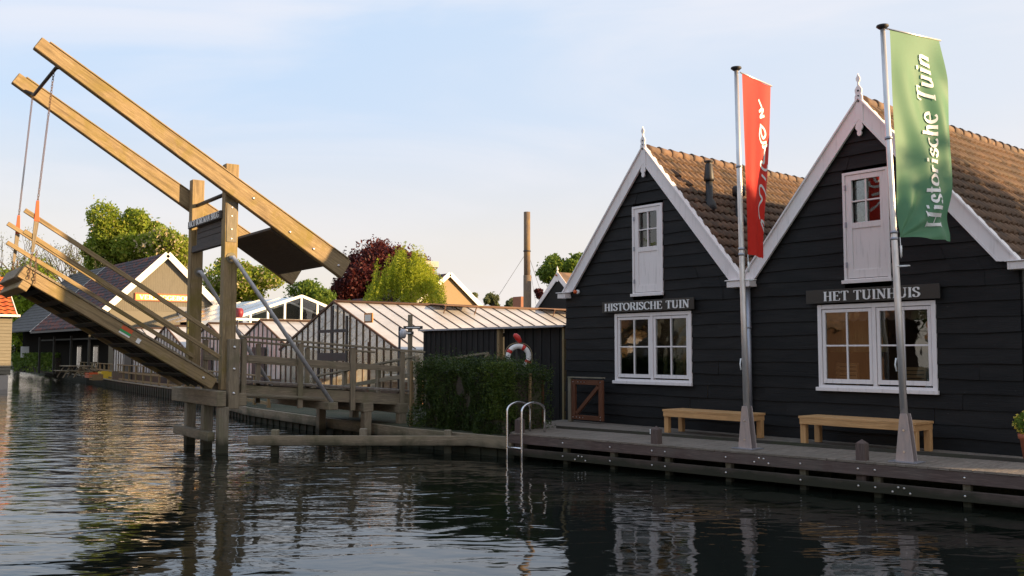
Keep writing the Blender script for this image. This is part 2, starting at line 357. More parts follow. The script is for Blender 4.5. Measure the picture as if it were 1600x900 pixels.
def water_mat():
    m = NT('dark_canal_water')
    v = m.coords('Object', (1, 1, 1), (0, 0, R(-50)))     # wave crests lie across the view
    mp = m.n('Mapping'); mp.inputs['Scale'].default_value = (.5, 1, 1); m.l(v, mp.inputs[0])
    a = m.noise(mp.outputs[0], 1.9, 2, .45, .7); b = m.noise(mp.outputs[0], 5.5, 2, .5, .5); c = m.noise(v, .5, 2, .5)
    # calmer lee patches
    p = m.noise(m.coords('Object'), .16, 3, .55)
    s1 = m.n('Math', operation='MULTIPLY_ADD'); m.l(b, s1.inputs[0]); s1.inputs[1].default_value = .22; m.l(a, s1.inputs[2])
    s2 = m.n('Math', operation='MULTIPLY_ADD'); m.l(c, s2.inputs[0]); s2.inputs[1].default_value = 1.2; m.l(s1.outputs[0], s2.inputs[2])
    tc = m.n('TexCoord'); sx = m.n('SeparateXYZ'); g = m.n('NewGeometry'); m.l(g.outputs['Position'], sx.inputs[0])
    lee = m.rng(sx.outputs[0], -17, -8, 1.0, .34)
    st = m.n('Math', operation='MULTIPLY'); m.l(m.rng(p, .35, .65, .55, 1.15), st.inputs[0]); m.l(lee, st.inputs[1])
    bp = m.n('Bump'); bp.inputs['Distance'].default_value = .052; m.l(st.outputs[0], bp.inputs['Strength']); m.l(s2.outputs[0], bp.inputs['Height']); m.l(bp.outputs[0], m.b.inputs['Normal'])
    m.set(Base_Color=(.006, .008, .006), Roughness=.035); m.b.inputs['IOR'].default_value = 1.34; return m.m
M['water'] = water_mat()
def ground_mat():
    m = NT('grass_and_soil'); n = m.noise(m.coords('Object'), .8, 6, .65); n2 = m.noise(m.coords('Object'), 14, 4, .6)
    c = m.ramp(n, [(.35, (.035, .040, .018)), (.55, (.055, .055, .028)), (.7, (.10, .08, .05))]); c = m.mix(m.rng(n2, .4, .7, 0, .5), c, (.03, .035, .012))
    m.set(Base_Color=c, Roughness=.95); m.bump(n2, .03); return m.m
M['ground'] = ground_mat()
def paving_mat():
    m = NT('clinker_paving'); b = m.n('TexBrick'); b.inputs['Scale'].default_value = 5; b.inputs['Color1'].default_value = (.22, .15, .12, 1); b.inputs['Color2'].default_value = (.17, .12, .10, 1); b.inputs['Mortar'].default_value = (.10, .09, .08, 1)
    m.l(m.coords('Object'), b.inputs[0]); n = m.noise(m.coords('Object'), 3, 5, .6); m.set(Base_Color=m.mix(m.rng(n, .4, .7, 0, .4), b.outputs[0], (.12, .11, .09)), Roughness=.9); return m.m
M['paving'] = paving_mat()

# ------------------------------------------------------------------ lettering (own serif letter shapes)
def arc(cx, cy, rx, ry, a0, a1, n=14):
    return [(cx+rx*cos(R(a0+(a1-a0)*i/n)), cy+ry*sin(R(a0+(a1-a0)*i/n))) for i in range(n+1)]
def smooth(p, k=5):
    q = [p[0]]+list(p)+[p[-1]]; out = []
    for i in range(1, len(q)-2):
        for j in range(k):
            t = j/k; a, b, c, d = q[i-1], q[i], q[i+1], q[i+2]
            out.append(tuple(.5*((2*b[n])+(c[n]-a[n])*t+(2*a[n]-5*b[n]+4*c[n]-d[n])*t*t+(3*b[n]-a[n]-3*c[n]+d[n])*t**3) for n in (0, 1)))
    return out+[p[-1]]
def V(x, a=0, b=1): return ('k', [(x, a), (x, b)])
def T(x, a=0, b=1): return ('t', [(x, a), (x, b)])
def Hn(a, b, y): return ('t', [(a, y), (b, y)])
def S(x, y, w=.13): return ('t', [(x-w, y), (x+w, y)])
GL = {
 'H': (.82, [V(.18), V(.64), Hn(.18, .64, .5), S(.18, 0), S(.18, 1), S(.64, 0), S(.64, 1)]),
 'I': (.36, [V(.18), S(.18, 0), S(.18, 1)]),
 'S': (.62, [('p', smooth([(.50, .76), (.44, .94), (.30, 1.0), (.15, .92), (.11, .76), (.19, .62), (.32, .52), (.46, .42), (.53, .26), (.45, .07), (.29, 0), (.14, .06), (.08, .25)])), ('t', [(.51, .72), (.51, .98)]), ('t', [(.08, .02), (.08, .28)])]),
 'T': (.72, [V(.36), Hn(.06, .66, 1), S(.36, 0), ('t', [(.06, 1), (.06, .78)]), ('t', [(.66, 1), (.66, .78)])]),
 'O': (.86, [('p', arc(.43, .5, .34, .5, 0, 360, 28))]),
 'R': (.78, [V(.18), Hn(.18, .42, 1), ('p', arc(.42, .745, .2, .255, 90, -90)), Hn(.18, .42, .49), ('k', [(.42, .49), (.66, .02)]), S(.18, 0), Hn(.60, .76, 0), Hn(.05, .18, 1)]),
 'C': (.78, [('p', arc(.44, .5, .34, .5, 42, 318, 24)), ('t', [(.70, .98), (.70, .70)])]),
 'E': (.72, [V(.18), Hn(.05, .60, 1), Hn(.18, .46, .52), Hn(.05, .62, 0), ('t', [(.60, 1), (.60, .78)]), ('t', [(.62, 0), (.64, .24)]), ('t', [(.46, .42), (.46, .62)])]),
 'U': (.84, [V(.18, .32, 1), ('p', smooth([(.18, .36), (.21, .12), (.40, 0), (.58, .1), (.64, .36)])), T(.64, .34, 1), S(.18, 1), S(.64, 1)]),
 'N': (.86, [T(.18), T(.68), ('k', [(.18, 1), (.68, .0)]), S(.16, 0), Hn(.04, .18, 1), S(.68, 1)]),
 'A': (.80, [T(.14, 0, .01), ('t', [(.12, 0), (.39, 1)]), ('k', [(.39, 1), (.66, 0)]), Hn(.24, .54, .36), S(.12, 0, .1), S(.66, 0)]),
 'B': (.72, [V(.18), Hn(.05, .38, 1), Hn(.18, .40, .53), Hn(.05, .40, 0), ('p', arc(.38, .765, .18, .235, 90, -90)), ('p', arc(.40, .265, .21, .265, 90, -90))]),
 'G': (.84, [('p', arc(.44, .5, .34, .5, 42, 320, 24)), V(.68, .08, .44), S(.68, .44), ('t', [(.70, .98), (.70, .72)])]),
 'M': (.98, [T(.16), V(.78), ('k', [(.16, 1), (.47, .05)]), ('t', [(.47, .05), (.78, 1)]), S(.16, 0), S(.78, 0)]),
 'L': (.66, [V(.18), S(.18, 1), Hn(.05, .58, 0), ('t', [(.58, 0), (.60, .25)])]),
 'V': (.80, [('k', [(.12, 1), (.40, 0)]), ('t', [(.40, 0), (.68, 1)]), S(.12, 1), S(.68, 1, .1)]),
 'W': (1.1, [('k', [(.10, 1), (.34, 0)]), ('t', [(.34, 0), (.54, 1)]), ('k', [(.54, 1), (.78, 0)]), ('t', [(.78, 0), (1.0, 1)]), S(.10, 1), S(1.0, 1, .1)]),
 'i': (.34, [V(.17, 0, .62), S(.17, 0, .1), Hn(.06, .17, .62), ('k', [(.17, .82), (.17, .92)])]),
 's': (.50, [('p', smooth([(.41, .48), (.34, .62), (.20, .63), (.11, .50), (.18, .37), (.33, .28), (.42, .15), (.32, 0), (.17, 0), (.08, .14)]))]),
 't': (.40, [V(.17, .1, .86), ('p', smooth([(.17, .14), (.22, 0), (.36, .06)])), Hn(.04, .34, .62)]),
 'o': (.60, [('p', arc(.30, .31, .23, .32, 0, 360, 22))]),
 'r': (.46, [V(.16, 0, .62), S(.16, 0, .1), ('p', smooth([(.16, .42), (.26, .60), (.40, .58)]))]),
 'c': (.54, [('p', arc(.30, .31, .22, .32, 48, 312, 18))]),
 'h': (.66, [V(.16, 0, .98), S(.16, 0, .1), ('p', smooth([(.16, .42), (.28, .60), (.42, .60), (.49, .42)])), V(.49, 0, .44), S(.49, 0, .1), Hn(.05, .16, .98)]),
 'e': (.56, [('p', arc(.30, .31, .22, .32, 0, 310, 20)), Hn(.09, .52, .32)]),
 'u': (.66, [V(.16, .2, .62), ('p', smooth([(.16, .24), (.20, .04), (.34, 0), (.49, .18)])), V(.49, 0, .62), Hn(.05, .16, .62), Hn(.38, .49, .62)]),
 'n': (.66, [V(.16, 0, .62), S(.16, 0, .1), ('p', smooth([(.16, .42), (.28, .60), (.42, .60), (.49, .42)])), V(.49, 0, .44), S(.49, 0, .1)]),
 ' ': (.38, [])}
def stroke(poly, wf):
    """polyline -> list of quads (2D)"""
    n = len(poly); out = []; L = []; Rr = []
    for i, p in enumerate(poly):
        a = poly[max(i-1, 0)]; b = poly[min(i+1, n-1)]
        if i == 0 and poly[0] == poly[-1]: a = poly[-2]
        if i == n-1 and poly[0] == poly[-1]: b = poly[1]
        tx, ty = b[0]-a[0], b[1]-a[1]; l = math.hypot(tx, ty) or 1; tx /= l; ty /= l; w = wf(tx, ty)/2
        L.append((p[0]-ty*w, p[1]+tx*w)); Rr.append((p[0]+ty*w, p[1]-tx*w))
    for i in range(n-1): out.append((L[i], L[i+1], Rr[i+1], Rr[i]))
    return out
def text_width(t): return sum(GL[c][0] for c in t)
def text_quads(t, thick=.16, thin=.055, shear=0):
    x = 0; out = []; k = 0
    for c in t:
        w, st = GL[c]
        for kind, p in st:
            k += 1; pts = p
            if len(pts) == 2:   # subdivide long strokes so that they can follow a cloth
                pts = [(p[0][0]+(p[1][0]-p[0][0])*i/4, p[0][1]+(p[1][1]-p[0][1])*i/4) for i in range(5)]
            wf = {'k': lambda a, b: thick, 't': lambda a, b: thin, 'p': lambda a, b: thin+(thick-thin)*abs(b)**1.3}[kind]
            for q in stroke(pts, wf): out.append((k % 5, [(x+a+shear*b, b) for a, b in q]))
        x += w
    return out
def add_text(mb, t, o, ex, ey, nrm, h, width=None, depth=.012, thick=.16, thin=.06):
    s = h; tw = text_width(t); sx = (width/tw) if width else s; o = Vector(o); ex = Vector(ex); ey = Vector(ey); nrm = Vector(nrm)
    for k, q in text_quads(t, thick, thin):
        P = [o+ex*(a*sx)+ey*(b*s) for a, b in q]; d = depth+k*.0005
        mb.hexa([P[0], P[1], P[3], P[2], P[0]+nrm*d, P[1]+nrm*d, P[3]+nrm*d, P[2]+nrm*d])

# ------------------------------------------------------------------ setting: water, ground
def struct(ob): ob['kind'] = 'structure'; return ob
WZ = .10     # water level
b = MB(); b.face([0, 1, 2, 3]); b.v = [Vector(p) for p in ((-900, -400, WZ), (500, -400, WZ), (500, 900, WZ), (-900, 900, WZ))]
struct(b.build('water', M['water']))
BANK = [(-13.9, 11.72), (-17.0, 11.42), (-21.4, 11.62), (-26.5, 12.0), (-33, 13.4), (-41, 15.0), (-52, 16.3), (-66, 18.3), (-90, 21.5), (-400, 60)]
b = MB(); GZ = .5
front = [(-13.9, 11.75), (-13.9, 13.7), (-4.5, 13.7), (-4.5, 13.0), (60, 14.0), (400, 14)]
pts = [(x, y+.12) for x, y in reversed(BANK)]+front[1:]
b.v = [Vector((x, y, GZ)) for x, y in pts]+[Vector((x, y, GZ-2)) for x, y in pts]+[Vector((400, 900, GZ)), Vector((-900, 900, GZ)), Vector((-900, 110, GZ))]
n = len(pts)
for i in range(n-1): b.face([n+i, n+i+1, i+1, i])
b.face(list(range(n))+[2*n, 2*n+1, 2*n+2])
struct(b.build('ground', M['ground']))
b = MB(); pp = BANK[4:9]
b.v = [Vector((x, y+.35, GZ+.006)) for x, y in pp]+[Vector((x, y+2.6, GZ+.006)) for x, y in pp]
for i in range(len(pp)-1): b.face([i+1, i, len(pp)+i, len(pp)+i+1])
struct(b.build('quay_path', M['paving']))
# opposite bank, behind the viewpoint
b = MB(); b.box(-120, 60, -60, -4.5, -1.5, .55); struct(b.build('opposite_bank', M['ground']))

# sheet piling with waler along the bank
def bank_wall(seg, label, waler, name='bank_revetment'):
    t = thing(name, label, 'bank wall', (*seg[0], WZ), 'timber bank walls')
    m = MB(); wl = MB()
    for (x0, y0), (x1, y1) in zip(seg, seg[1:]):
        L = math.hypot(x1-x0, y1-y0); n = int(L/.23); d = Vector((x1-x0, y1-y0, 0))/L; nn = Vector((-d.y, d.x, 0)) if d.x > 0 else Vector((d.y, -d.x, 0))
        for i in range(n):
            p = Vector((x0, y0, 0))+d*(L*(i+.5)/n)+nn*(.03*(i % 2)); top = GZ+.02+rnd.uniform(-.015, .015)
            m.bar(p+Vector((0, 0, -.6)), p+Vector((0, 0, top-(.1 if waler else 0))), L/n*.96, .05, nn)
        if waler:
            o = -nn*.07; wl.bar(Vector((x0, y0, GZ-.11))+o, Vector((x1, y1, GZ-.11))+o, .10, .24)
        else:
            wl.bar(Vector((x0, y0, GZ+.045)), Vector((x1, y1, GZ+.045)), .16, .05)
    m.build('sheet_piles', M['dark_wood'], t); wl.build('waler' if waler else 'capping_rail', M['grey_wood'], t, .008)
bank_wall(BANK[:5], 'dark timber sheet piling with a grey waler beam below the hedge and the bridge landing', True)
bank_wall(BANK[4:9], 'long dark board bank wall under the quay railing at the far left', False)

# ------------------------------------------------------------------ the two black gabled houses
WY = 14.85; HX0 = -15.76; HW = 4.97; DZ = .60; EZ = 3.42; AZ_ = 6.42
def house(x0):
    xc = x0+HW/2
    t = thing('gabled_house', 'left black boarded house with white bargeboards and a life ring shed at its side', 'house', (xc, WY, DZ), 'black boarded gabled houses')
    wx0, wx1, wz0, wz1 = xc-.92, xc+1.20, 1.5, 2.98        # big window opening
    lx0, lx1, lz0, lz1 = xc-.38, xc+.47, 3.36, 5.27        # loft door opening
    def gable(z): return HW/2 if z <= EZ else max(0, HW/2*(AZ_-z)/(AZ_-EZ))
    wl = MB(); z = DZ-.02; r = random.Random(3)
    while z < AZ_-.1:
        h = .235+r.uniform(-.02, .02); z1 = z+h; ha, hb = gable(z), gable(min(z1, AZ_-.01)); ex = r.uniform(0, .05) if z1 < EZ else 0
        cuts = [(wx0, wx1)] if (z1 > wz0+.02 and z < wz1-.02) else []
        if z1 > lz0+.02 and z < lz1-.02: cuts.append((lx0, lx1))
        xs = [(xc-ha-ex, xc-hb-ex, 0)]
        L0, L1 = xc-ha-ex, xc-hb-ex; Rr0, Rr1 = xc+ha, xc+hb
        segs = []; a0, a1 = L0, L1
        for c0, c1 in cuts: segs.append((a0, a1, c0, c0)); a0 = a1 = c1
        segs.append((a0, a1, Rr0, Rr1))
        ph = r.random()*9; jx = [r.uniform(x0, x0+HW) for _ in range(2)]; vo = r.random()*40
        for q0, q1, s0, s1 in segs:
            if s0-q0 < .02: continue
            nseg = max(1, int((s0-q0)/.45))
            for i in range(nseg):
                f0, f1 = i/nseg, (i+1)/nseg; xa, xb = q0+(s0-q0)*f0, q0+(s0-q0)*f1; ua, ub = q1+(s1-q1)*f0, q1+(s1-q1)*f1
                wa, wb = [.010*sin(x*1.7+ph)+.006*sin(x*5.1+ph*2) for x in (xa, xb)]
                bb = len(wl.v); jn = sum(xa > q for q in jx) % 2; yb = WY-.026-.009*jn; yt = WY-.002-.004*jn
                wl.v += [Vector(p) for p in ((xa, yb, z+wa-.012), (xb, yb, z+wb-.012), (ub, yt, z1+.01), (ua, yt, z1+.01), (xa, WY+.012, z+wa-.012), (xb, WY+.012, z+wb-.012), (ub, WY+.012, z1+.01), (ua, WY+.012, z1+.01))]
                o = ph*5+jn*11
                wl.face([bb, bb+1, bb+2, bb+3], [(xa+o, z+vo), (xb+o, z+vo), (ub+o, z1+vo), (ua+o, z1+vo)])
                wl.face([bb+1, bb, bb+4, bb+5], [(xa, 0)]*4)
        # side boards on both long walls
        if z1 < EZ+.1:
            for sx, sd in ((x0, -1), (x0+HW, 1)):
                wl.hexa([(sx-.012 if sd < 0 else sx-.02, y, zz) for zz in (z-.01, min(z1, EZ)) for y in (WY+.013, WY+8) for _ in (0,)][:0] or [(xx, y, zz) for zz in (z-.01, z1) for y in (WY+.014, WY+8) for xx in ((sx-.03 if sd < 0 else sx-.015), (sx+.015 if sd < 0 else sx+.03))])
        z = z1
    wl.build('wall', M['black'], t)
    rg = MB(); rg.face([0, 1, 2, 3, 4]); rg.v = [Vector(p) for p in ((x0, WY+8, DZ), (x0+HW, WY+8, DZ), (x0+HW, WY+8, EZ), (xc, WY+8, AZ_), (x0, WY+8, EZ))]; rg.build('rear_wall', M['black'], t)
    # interior lining
    it = MB(); it.face([0, 1, 2, 3]); it.face([4, 5, 6, 7]); it.face([8, 9, 10, 11])
    ix0, ix1, iy0, iy1 = x0+.1, x0+HW-.1, WY+.05, WY+4.2
    it.v = [Vector(p) for p in ((ix0, iy1, DZ+.05), (ix1, iy1, DZ+.05), (ix1, iy1, 3.2), (ix0, iy1, 3.2), (ix0, iy0, DZ+.06), (ix1, iy0, DZ+.06), (ix1, iy1, DZ+.06), (ix0, iy1, DZ+.06), (ix0, iy0, 3.2), (ix1, iy0, 3.2), (ix1, iy1, 3.2), (ix0, iy1, 3.2))]
    it.face([12, 13, 14, 15]); it.face([16, 17, 18, 19])
    it.v += [Vector(p) for p in ((ix0, iy0, DZ), (ix0, iy1, DZ), (ix0, iy1, 3.2), (ix0, iy0, 3.2), (ix1, iy0, DZ), (ix1, iy1, DZ), (ix1, iy1, 3.2), (ix1, iy0, 3.2))]
    it.face([20, 21, 22, 23]); it.v += [Vector(p) for p in ((xc-1.2, WY+1.5, 3.3), (xc+1.2, WY+1.5, 3.3), (xc+.6, WY+1.5, 5.4), (xc-.6, WY+1.5, 5.4))]
    it.build('interior_lining', M['lining'], t)
    # roof: two tiled slopes
    y0, y1 = WY-.02, WY+8.1; run = HW/2+.02; rise = AZ_-EZ+.02; SL = math.hypot(run, rise)
    rf = MB(); NR = 15; pitch = .20; ncol = int((y1-y0)/pitch*7)
    for sd in (1, -1):
        nx, nz = rise/SL*sd, run/SL
        for rr in range(NR):
            rows = []
            for k, (f, lift) in enumerate(((rr/NR, .012), ((rr+1)/NR+.008, .058), ((rr+1)/NR+.008, .02))):
                row = []
                for c in range(ncol+1):
                    y = y0+(y1-y0)*c/ncol; ph = ((y-y0)/pitch) % 1
                    w = .028*(sin(2*pi*ph)+.35*sin(4*pi*ph+.8)); f2 = min(f, 1.0)
                    row.append(Vector((xc+sd*run*f2, y, AZ_+.05-rise*f2))+Vector((nx, 0, nz))*(lift+w))
                rows.append(row)
            bb = len(rf.v); rf.v += [p for row in rows for p in row]; m1 = ncol+1
            for k in (0, 1):
                for c in range(ncol):
                    q = [bb+k*m1+c, bb+k*m1+c+1, bb+(k+1)*m1+c+1, bb+(k+1)*m1+c]
                    rf.face(q if sd < 0 else q[::-1], None, k == 0)
    roof = rf.build('roof', M['tile'], t)
    rt = MB(); y = y0+.05; yr = y1
    while y < yr-.1:
        rt.tube([(xc, y, AZ_+.07), (xc, y+.10, AZ_+.062), (xc, y+.40, AZ_+.045)], [.105, .098, .09], 12); y += .365
    rt.build('ridge_tiles', M['tile'], roof)
    # bargeboards, corbels, finial
    for sd in (-1, 1):
        m = MB(); w = .27
        pts = [(0, 6.52), (sd*2.50, 3.525), (sd*(2.50-w), 3.525), (0, 6.52-w*1.2)]
        if sd > 0: pts = pts[::-1]
        m.prism([(a, c) for a, c in pts], (xc, WY-.05, 0), (1, 0, 0), (0, 0, 1), .035)
        pts2 = [(0, 6.555), (sd*2.53, 3.525), (sd*2.495, 3.525), (0, 6.515)]
        if sd > 0: pts2 = pts2[::-1]
        m.prism(pts2, (xc, WY+.03, 0), (1, 0, 0), (0, 0, 1), .15)
        m.prism([(a, c) for a, c in [(0, 6.525-w*1.2), (sd*(2.50-w), 3.53), (sd*(2.46-w), 3.53), (0, 6.48-w*1.2)][::(-1 if sd > 0 else 1)]], (xc, WY-.052, 0), (1, 0, 0), (0, 0, 1), .05)
        m.build('bargeboard', M['white'], t)
    half = [(0, 6.96), (.012, 6.92), (.036, 6.885), (.04, 6.86), (.03, 6.83), (.012, 6.80), (.016, 6.75), (.045, 6.71), (.062, 6.68), (.066, 6.65), (.055, 6.61), (.05, 6.59), (.066, 6.57), (.07, 6.54), (.07, 6.50), (.076, 6.47), (.076, 6.10), (.062, 6.09), (.055, 6.07), (.068, 6.04), (.068, 6.00), (.045, 5.965), (.03, 5.955), (.042, 5.93), (.04, 5.895), (.022, 5.87), (0, 5.862)]
    m = MB(); m.prism([(x, z) for x, z in half]+[(-x, z) for x, z in half[-2:0:-1]], (xc, WY-.098, 0), (1, 0, 0), (0, 0, 1), -.03)
    m.build('finial', M['white'], t)
    m = MB()
    for cz in (6.655, 6.56, 6.47): m.lathe([(.018, 0), (.018, .006)], (xc, WY-.101, cz), 10, (0, -1, 0))
    m.build('finial_holes', M['iron'], t)  # dark discs stand in for the shade in drilled holes
    m = MB()
    m.box(x0-.10, x0+.16, WY-.20, WY+.10, 3.385, 3.50); m.box(x0-.13, x0+.18, WY-.23, WY+.10, 3.503, 3.52); m.build('corbel', M['white'], t, .004)
    m = MB(); m.tube([(x0-.10, WY+.1, 3.46), (x0-.10, WY+8, 3.46)], .06, 8); m.build('gutter', M['zinc'], t)
    window(t, wx0, wx1, wz0, wz1); loft(t, lx0, lx1, lz0, lz1)
    return t
def frame_rect(m, x0, x1, z0, z1, w, ya, yb, wb=None):
    wb = wb or w
    m.box(x0, x0+w, ya, yb, z0, z1); m.box(x1-w, x1, ya, yb, z0, z1); m.box(x0+w, x1-w, ya, yb, z1-w, z1); m.box(x0+w, x1-w, ya, yb, z0, z0+wb)
def window(t, x0, x1, z0, z1):
    root = MB(); frame_rect(root, x0, x1, z0, z1, .075, WY-.045, WY+.05); xm = (x0+x1)/2; root.box(xm-.035, xm+.035, WY-.04, WY+.05, z0+.075, z1-.075)
    W = root.build('window', M['white'], t, .004)
    s = MB(); s.box(x0-.03, x1+.03, WY-.10, WY-.046, z0-.03, z0+.035); s.build('sill', M['white'], W, .004)
    for a, c in ((x0+.085, xm-.045), (xm+.045, x1-.085)):
        m = MB(); frame_rect(m, a, c, z0+.105, z1-.085, .055, WY-.028, WY+.02, .075); mx_ = (a+c)/2; zm = (z0+.18+z1-.14)/2
        m.box(mx_-.014, mx_+.014, WY-.022, WY+.014, z0+.18, z1-.14)
        m.box(a+.055, mx_-.014, WY-.022, WY+.014, zm-.014, zm+.014); m.box(mx_+.014, c-.055, WY-.022, WY+.014, zm-.014, zm+.014); m.build('casement', M['white'], W, .002)
        g = MB(); g.box(a+.05, c-.05, WY-.004, WY+.003, z0+.16, z1-.13); g.build('pane', M['glass'], W)
def loft(t, x0, x1, z0, z1):
    m = MB(); frame_rect(m, x0, x1, z0, z1, .05, WY-.045, WY+.05); D = m.build('loft_door', M['white'], t, .004)
    a, c = x0+.055, x1-.055; zt = z1-.055; zg = z0+1.02
    m = MB(); m.box(a, a+.11, WY-.03, WY+.02, z0+.06, zt); m.box(c-.11, c, WY-.03, WY+.02, z0+.06, zt); m.box(a+.11, c-.11, WY-.03, WY+.02, zt-.09, zt); m.box(a+.11, c-.11, WY-.03, WY+.02, zg-.10, zg); m.box(a+.11, c-.11, WY-.03, WY+.02, z0+.06, z0+.2)
    m.box(a+.11, c-.11, WY-.014, WY+.01, z0+.2, zg-.10); mx_ = (a+c)/2; zm = (zg+zt-.09)/2
    m.box(mx_-.013, mx_+.013, WY-.024, WY+.014, zg, zt-.09); m.box(a+.11, mx_-.013, WY-.024, WY+.014, zm-.013, zm+.013); m.box(mx_+.013, c-.11, WY-.024, WY+.014, zm-.013, zm+.013)
    m.build('door_leaf', M['white'], D, .003)
    m = MB(); m.hexa([(x, y+(.045 if x == a+.1 else -.018), z) for z in (zg-.01, zt-.08) for y in (0+WY, WY+.006) for x in (a+.1, c-.1)]); m.build('pane', M['glass'], D)
    m = MB(); m.box(x0-.03, x1+.03, WY-.09, WY-.046, z0-.03, z0+.03); m.build('sill', M['white'], D, .003)
    for zz in (z0+.25, z0+.95, z0+1.6): m = MB(); m.box(a-.015, a+.012, WY-.055, WY-.032, zz, zz+.09); m.build('hinge', M['zinc'], D)
h1 = house(HX0)
h2 = copy_tree(h1); h2.location.x += HW
h2['label'] = 'right black boarded house with white bargeboards beside the green flag'
# shared corbel box in the valley between the gables, gutter pipe
m = MB(); m.box(HX0+HW-.25, HX0+HW+.27, WY-.235, WY+.10, 3.38, 3.50); m.box(HX0+HW-.28, HX0+HW+.29, WY-.26, WY+.10, 3.503, 3.522)
m.build('corbel', M['white'], h1, .004)
m = MB(); m.box(HX0+2*HW-.10, HX0+2*HW+.16, WY-.20, WY+.10, 3.385, 3.50); m.box(HX0+2*HW-.13, HX0+2*HW+.18, WY-.23, WY+.10, 3.503, 3.52)
m.cur = 0; tmp = m.build('corbel_box', M['white'], h1, .004); tmp.parent = h2; WORLD[h2.name] = Vector(h2.location); tmp.location = Vector((-HW, 0, 0))
t = MB(); px_ = HX0+HW+.13
t.tube([(px_, WY-.08, 3.38), (px_, WY-.08, .62)], .045, 12)
for z in (3.36, 2.6, .95): t.tube([(px_, WY-.08, z), (px_, WY-.08, z+.035)], .055, 12)
tag(t.build('downpipe', M['zinc']), 'grey zinc downpipe in the corner between the two black houses, behind the left flagpole', 'downpipe')
# roof vents on the left house
def vent(y, f, tall, label):
    xc = HX0+HW/2; x = xc+HW/2*f; z = AZ_+.05-(AZ_-EZ)*f
    t = thing('roof_vent', label, 'roof vent', (x, y, z), 'black flue pipes on the left roof')
    m = MB(); m.lathe([(.17, -.14), (.14, .05), (.075, .16), (.075, .16+tall)], (x, y, z), 16); m.build('pipe', M['iron'], t)
    m = MB()
    if tall > .4: m.lathe([(.105, .16+tall-.05), (.11, .16+tall), (.075, .16+tall+.30), (.05, .16+tall+.34), (.09, .16+tall+.35), (.09, .16+tall+.38)], (x, y, z), 16)
    else: m.lathe([(.13, .16+tall-.05), (.14, .16+tall+.02), (.14, .16+tall+.12), (.11, .16+tall+.16), (.03, .16+tall+.18)], (x, y, z), 16)
    m.build('cowl', M['iron'], t)
vent(15.65, .42, .42, 'tall slim black flue pipe with a conical cowl standing on the left roof')
vent(16.4, .50, .40, 'short black vent pipe with a round cap on the left roof, beside the red flag')
# orange lamp at the left gable edge
t = thing('alarm_lamp', 'small orange and white alarm lamp at the left gable edge', 'lamp', (-15.33, WY-.04, 3.52))
m = MB(); m.lathe([(.05, 0), (.05, .05)], (-15.33, WY-.03, 3.52), 14, (0, -1, 0)); m.build('base', M['ringwhite'], t)
m = MB(); m.lathe([(.045, 0), (.043, .04), (.03, .06), (.0, .065)], (-15.36, WY-.08, 3.52), 14, (-.4, -1, 0)); m.build('lens', plain('orange_lens', (.75, .12, .02), .3), t)

def sign(x0, x1, z0, z1, txt, tx0, tx1, tz, th, label):
    t = thing('house_sign', label, 'sign', ((x0+x1)/2, WY-.05, z0), 'name signs above the windows')
    m = MB(); m.box(x0, x1, WY-.115, WY-.085, z0, z1); m.build('board', M['signboard'], t, .003)
    m = MB(); add_text(m, txt, (tx0, WY-.116, tz), (1, 0, 0), (0, 0, 1), (0, -1, 0), th, tx1-tx0, .014, .17, .065); m.build('lettering', M['letter'], t)
sign(-14.50, -11.94, 3.005, 3.245, 'HISTORISCHE TUIN', -14.42, -12.04, 3.045, .155, 'narrow dark sign reading HISTORISCHE TUIN above the left window')
sign(-9.40, -6.99, 3.005, 3.245, 'HET TUINHUIS', -9.05, -7.30, 3.045, .155, 'wide dark sign reading HET TUINHUIS above the right window')

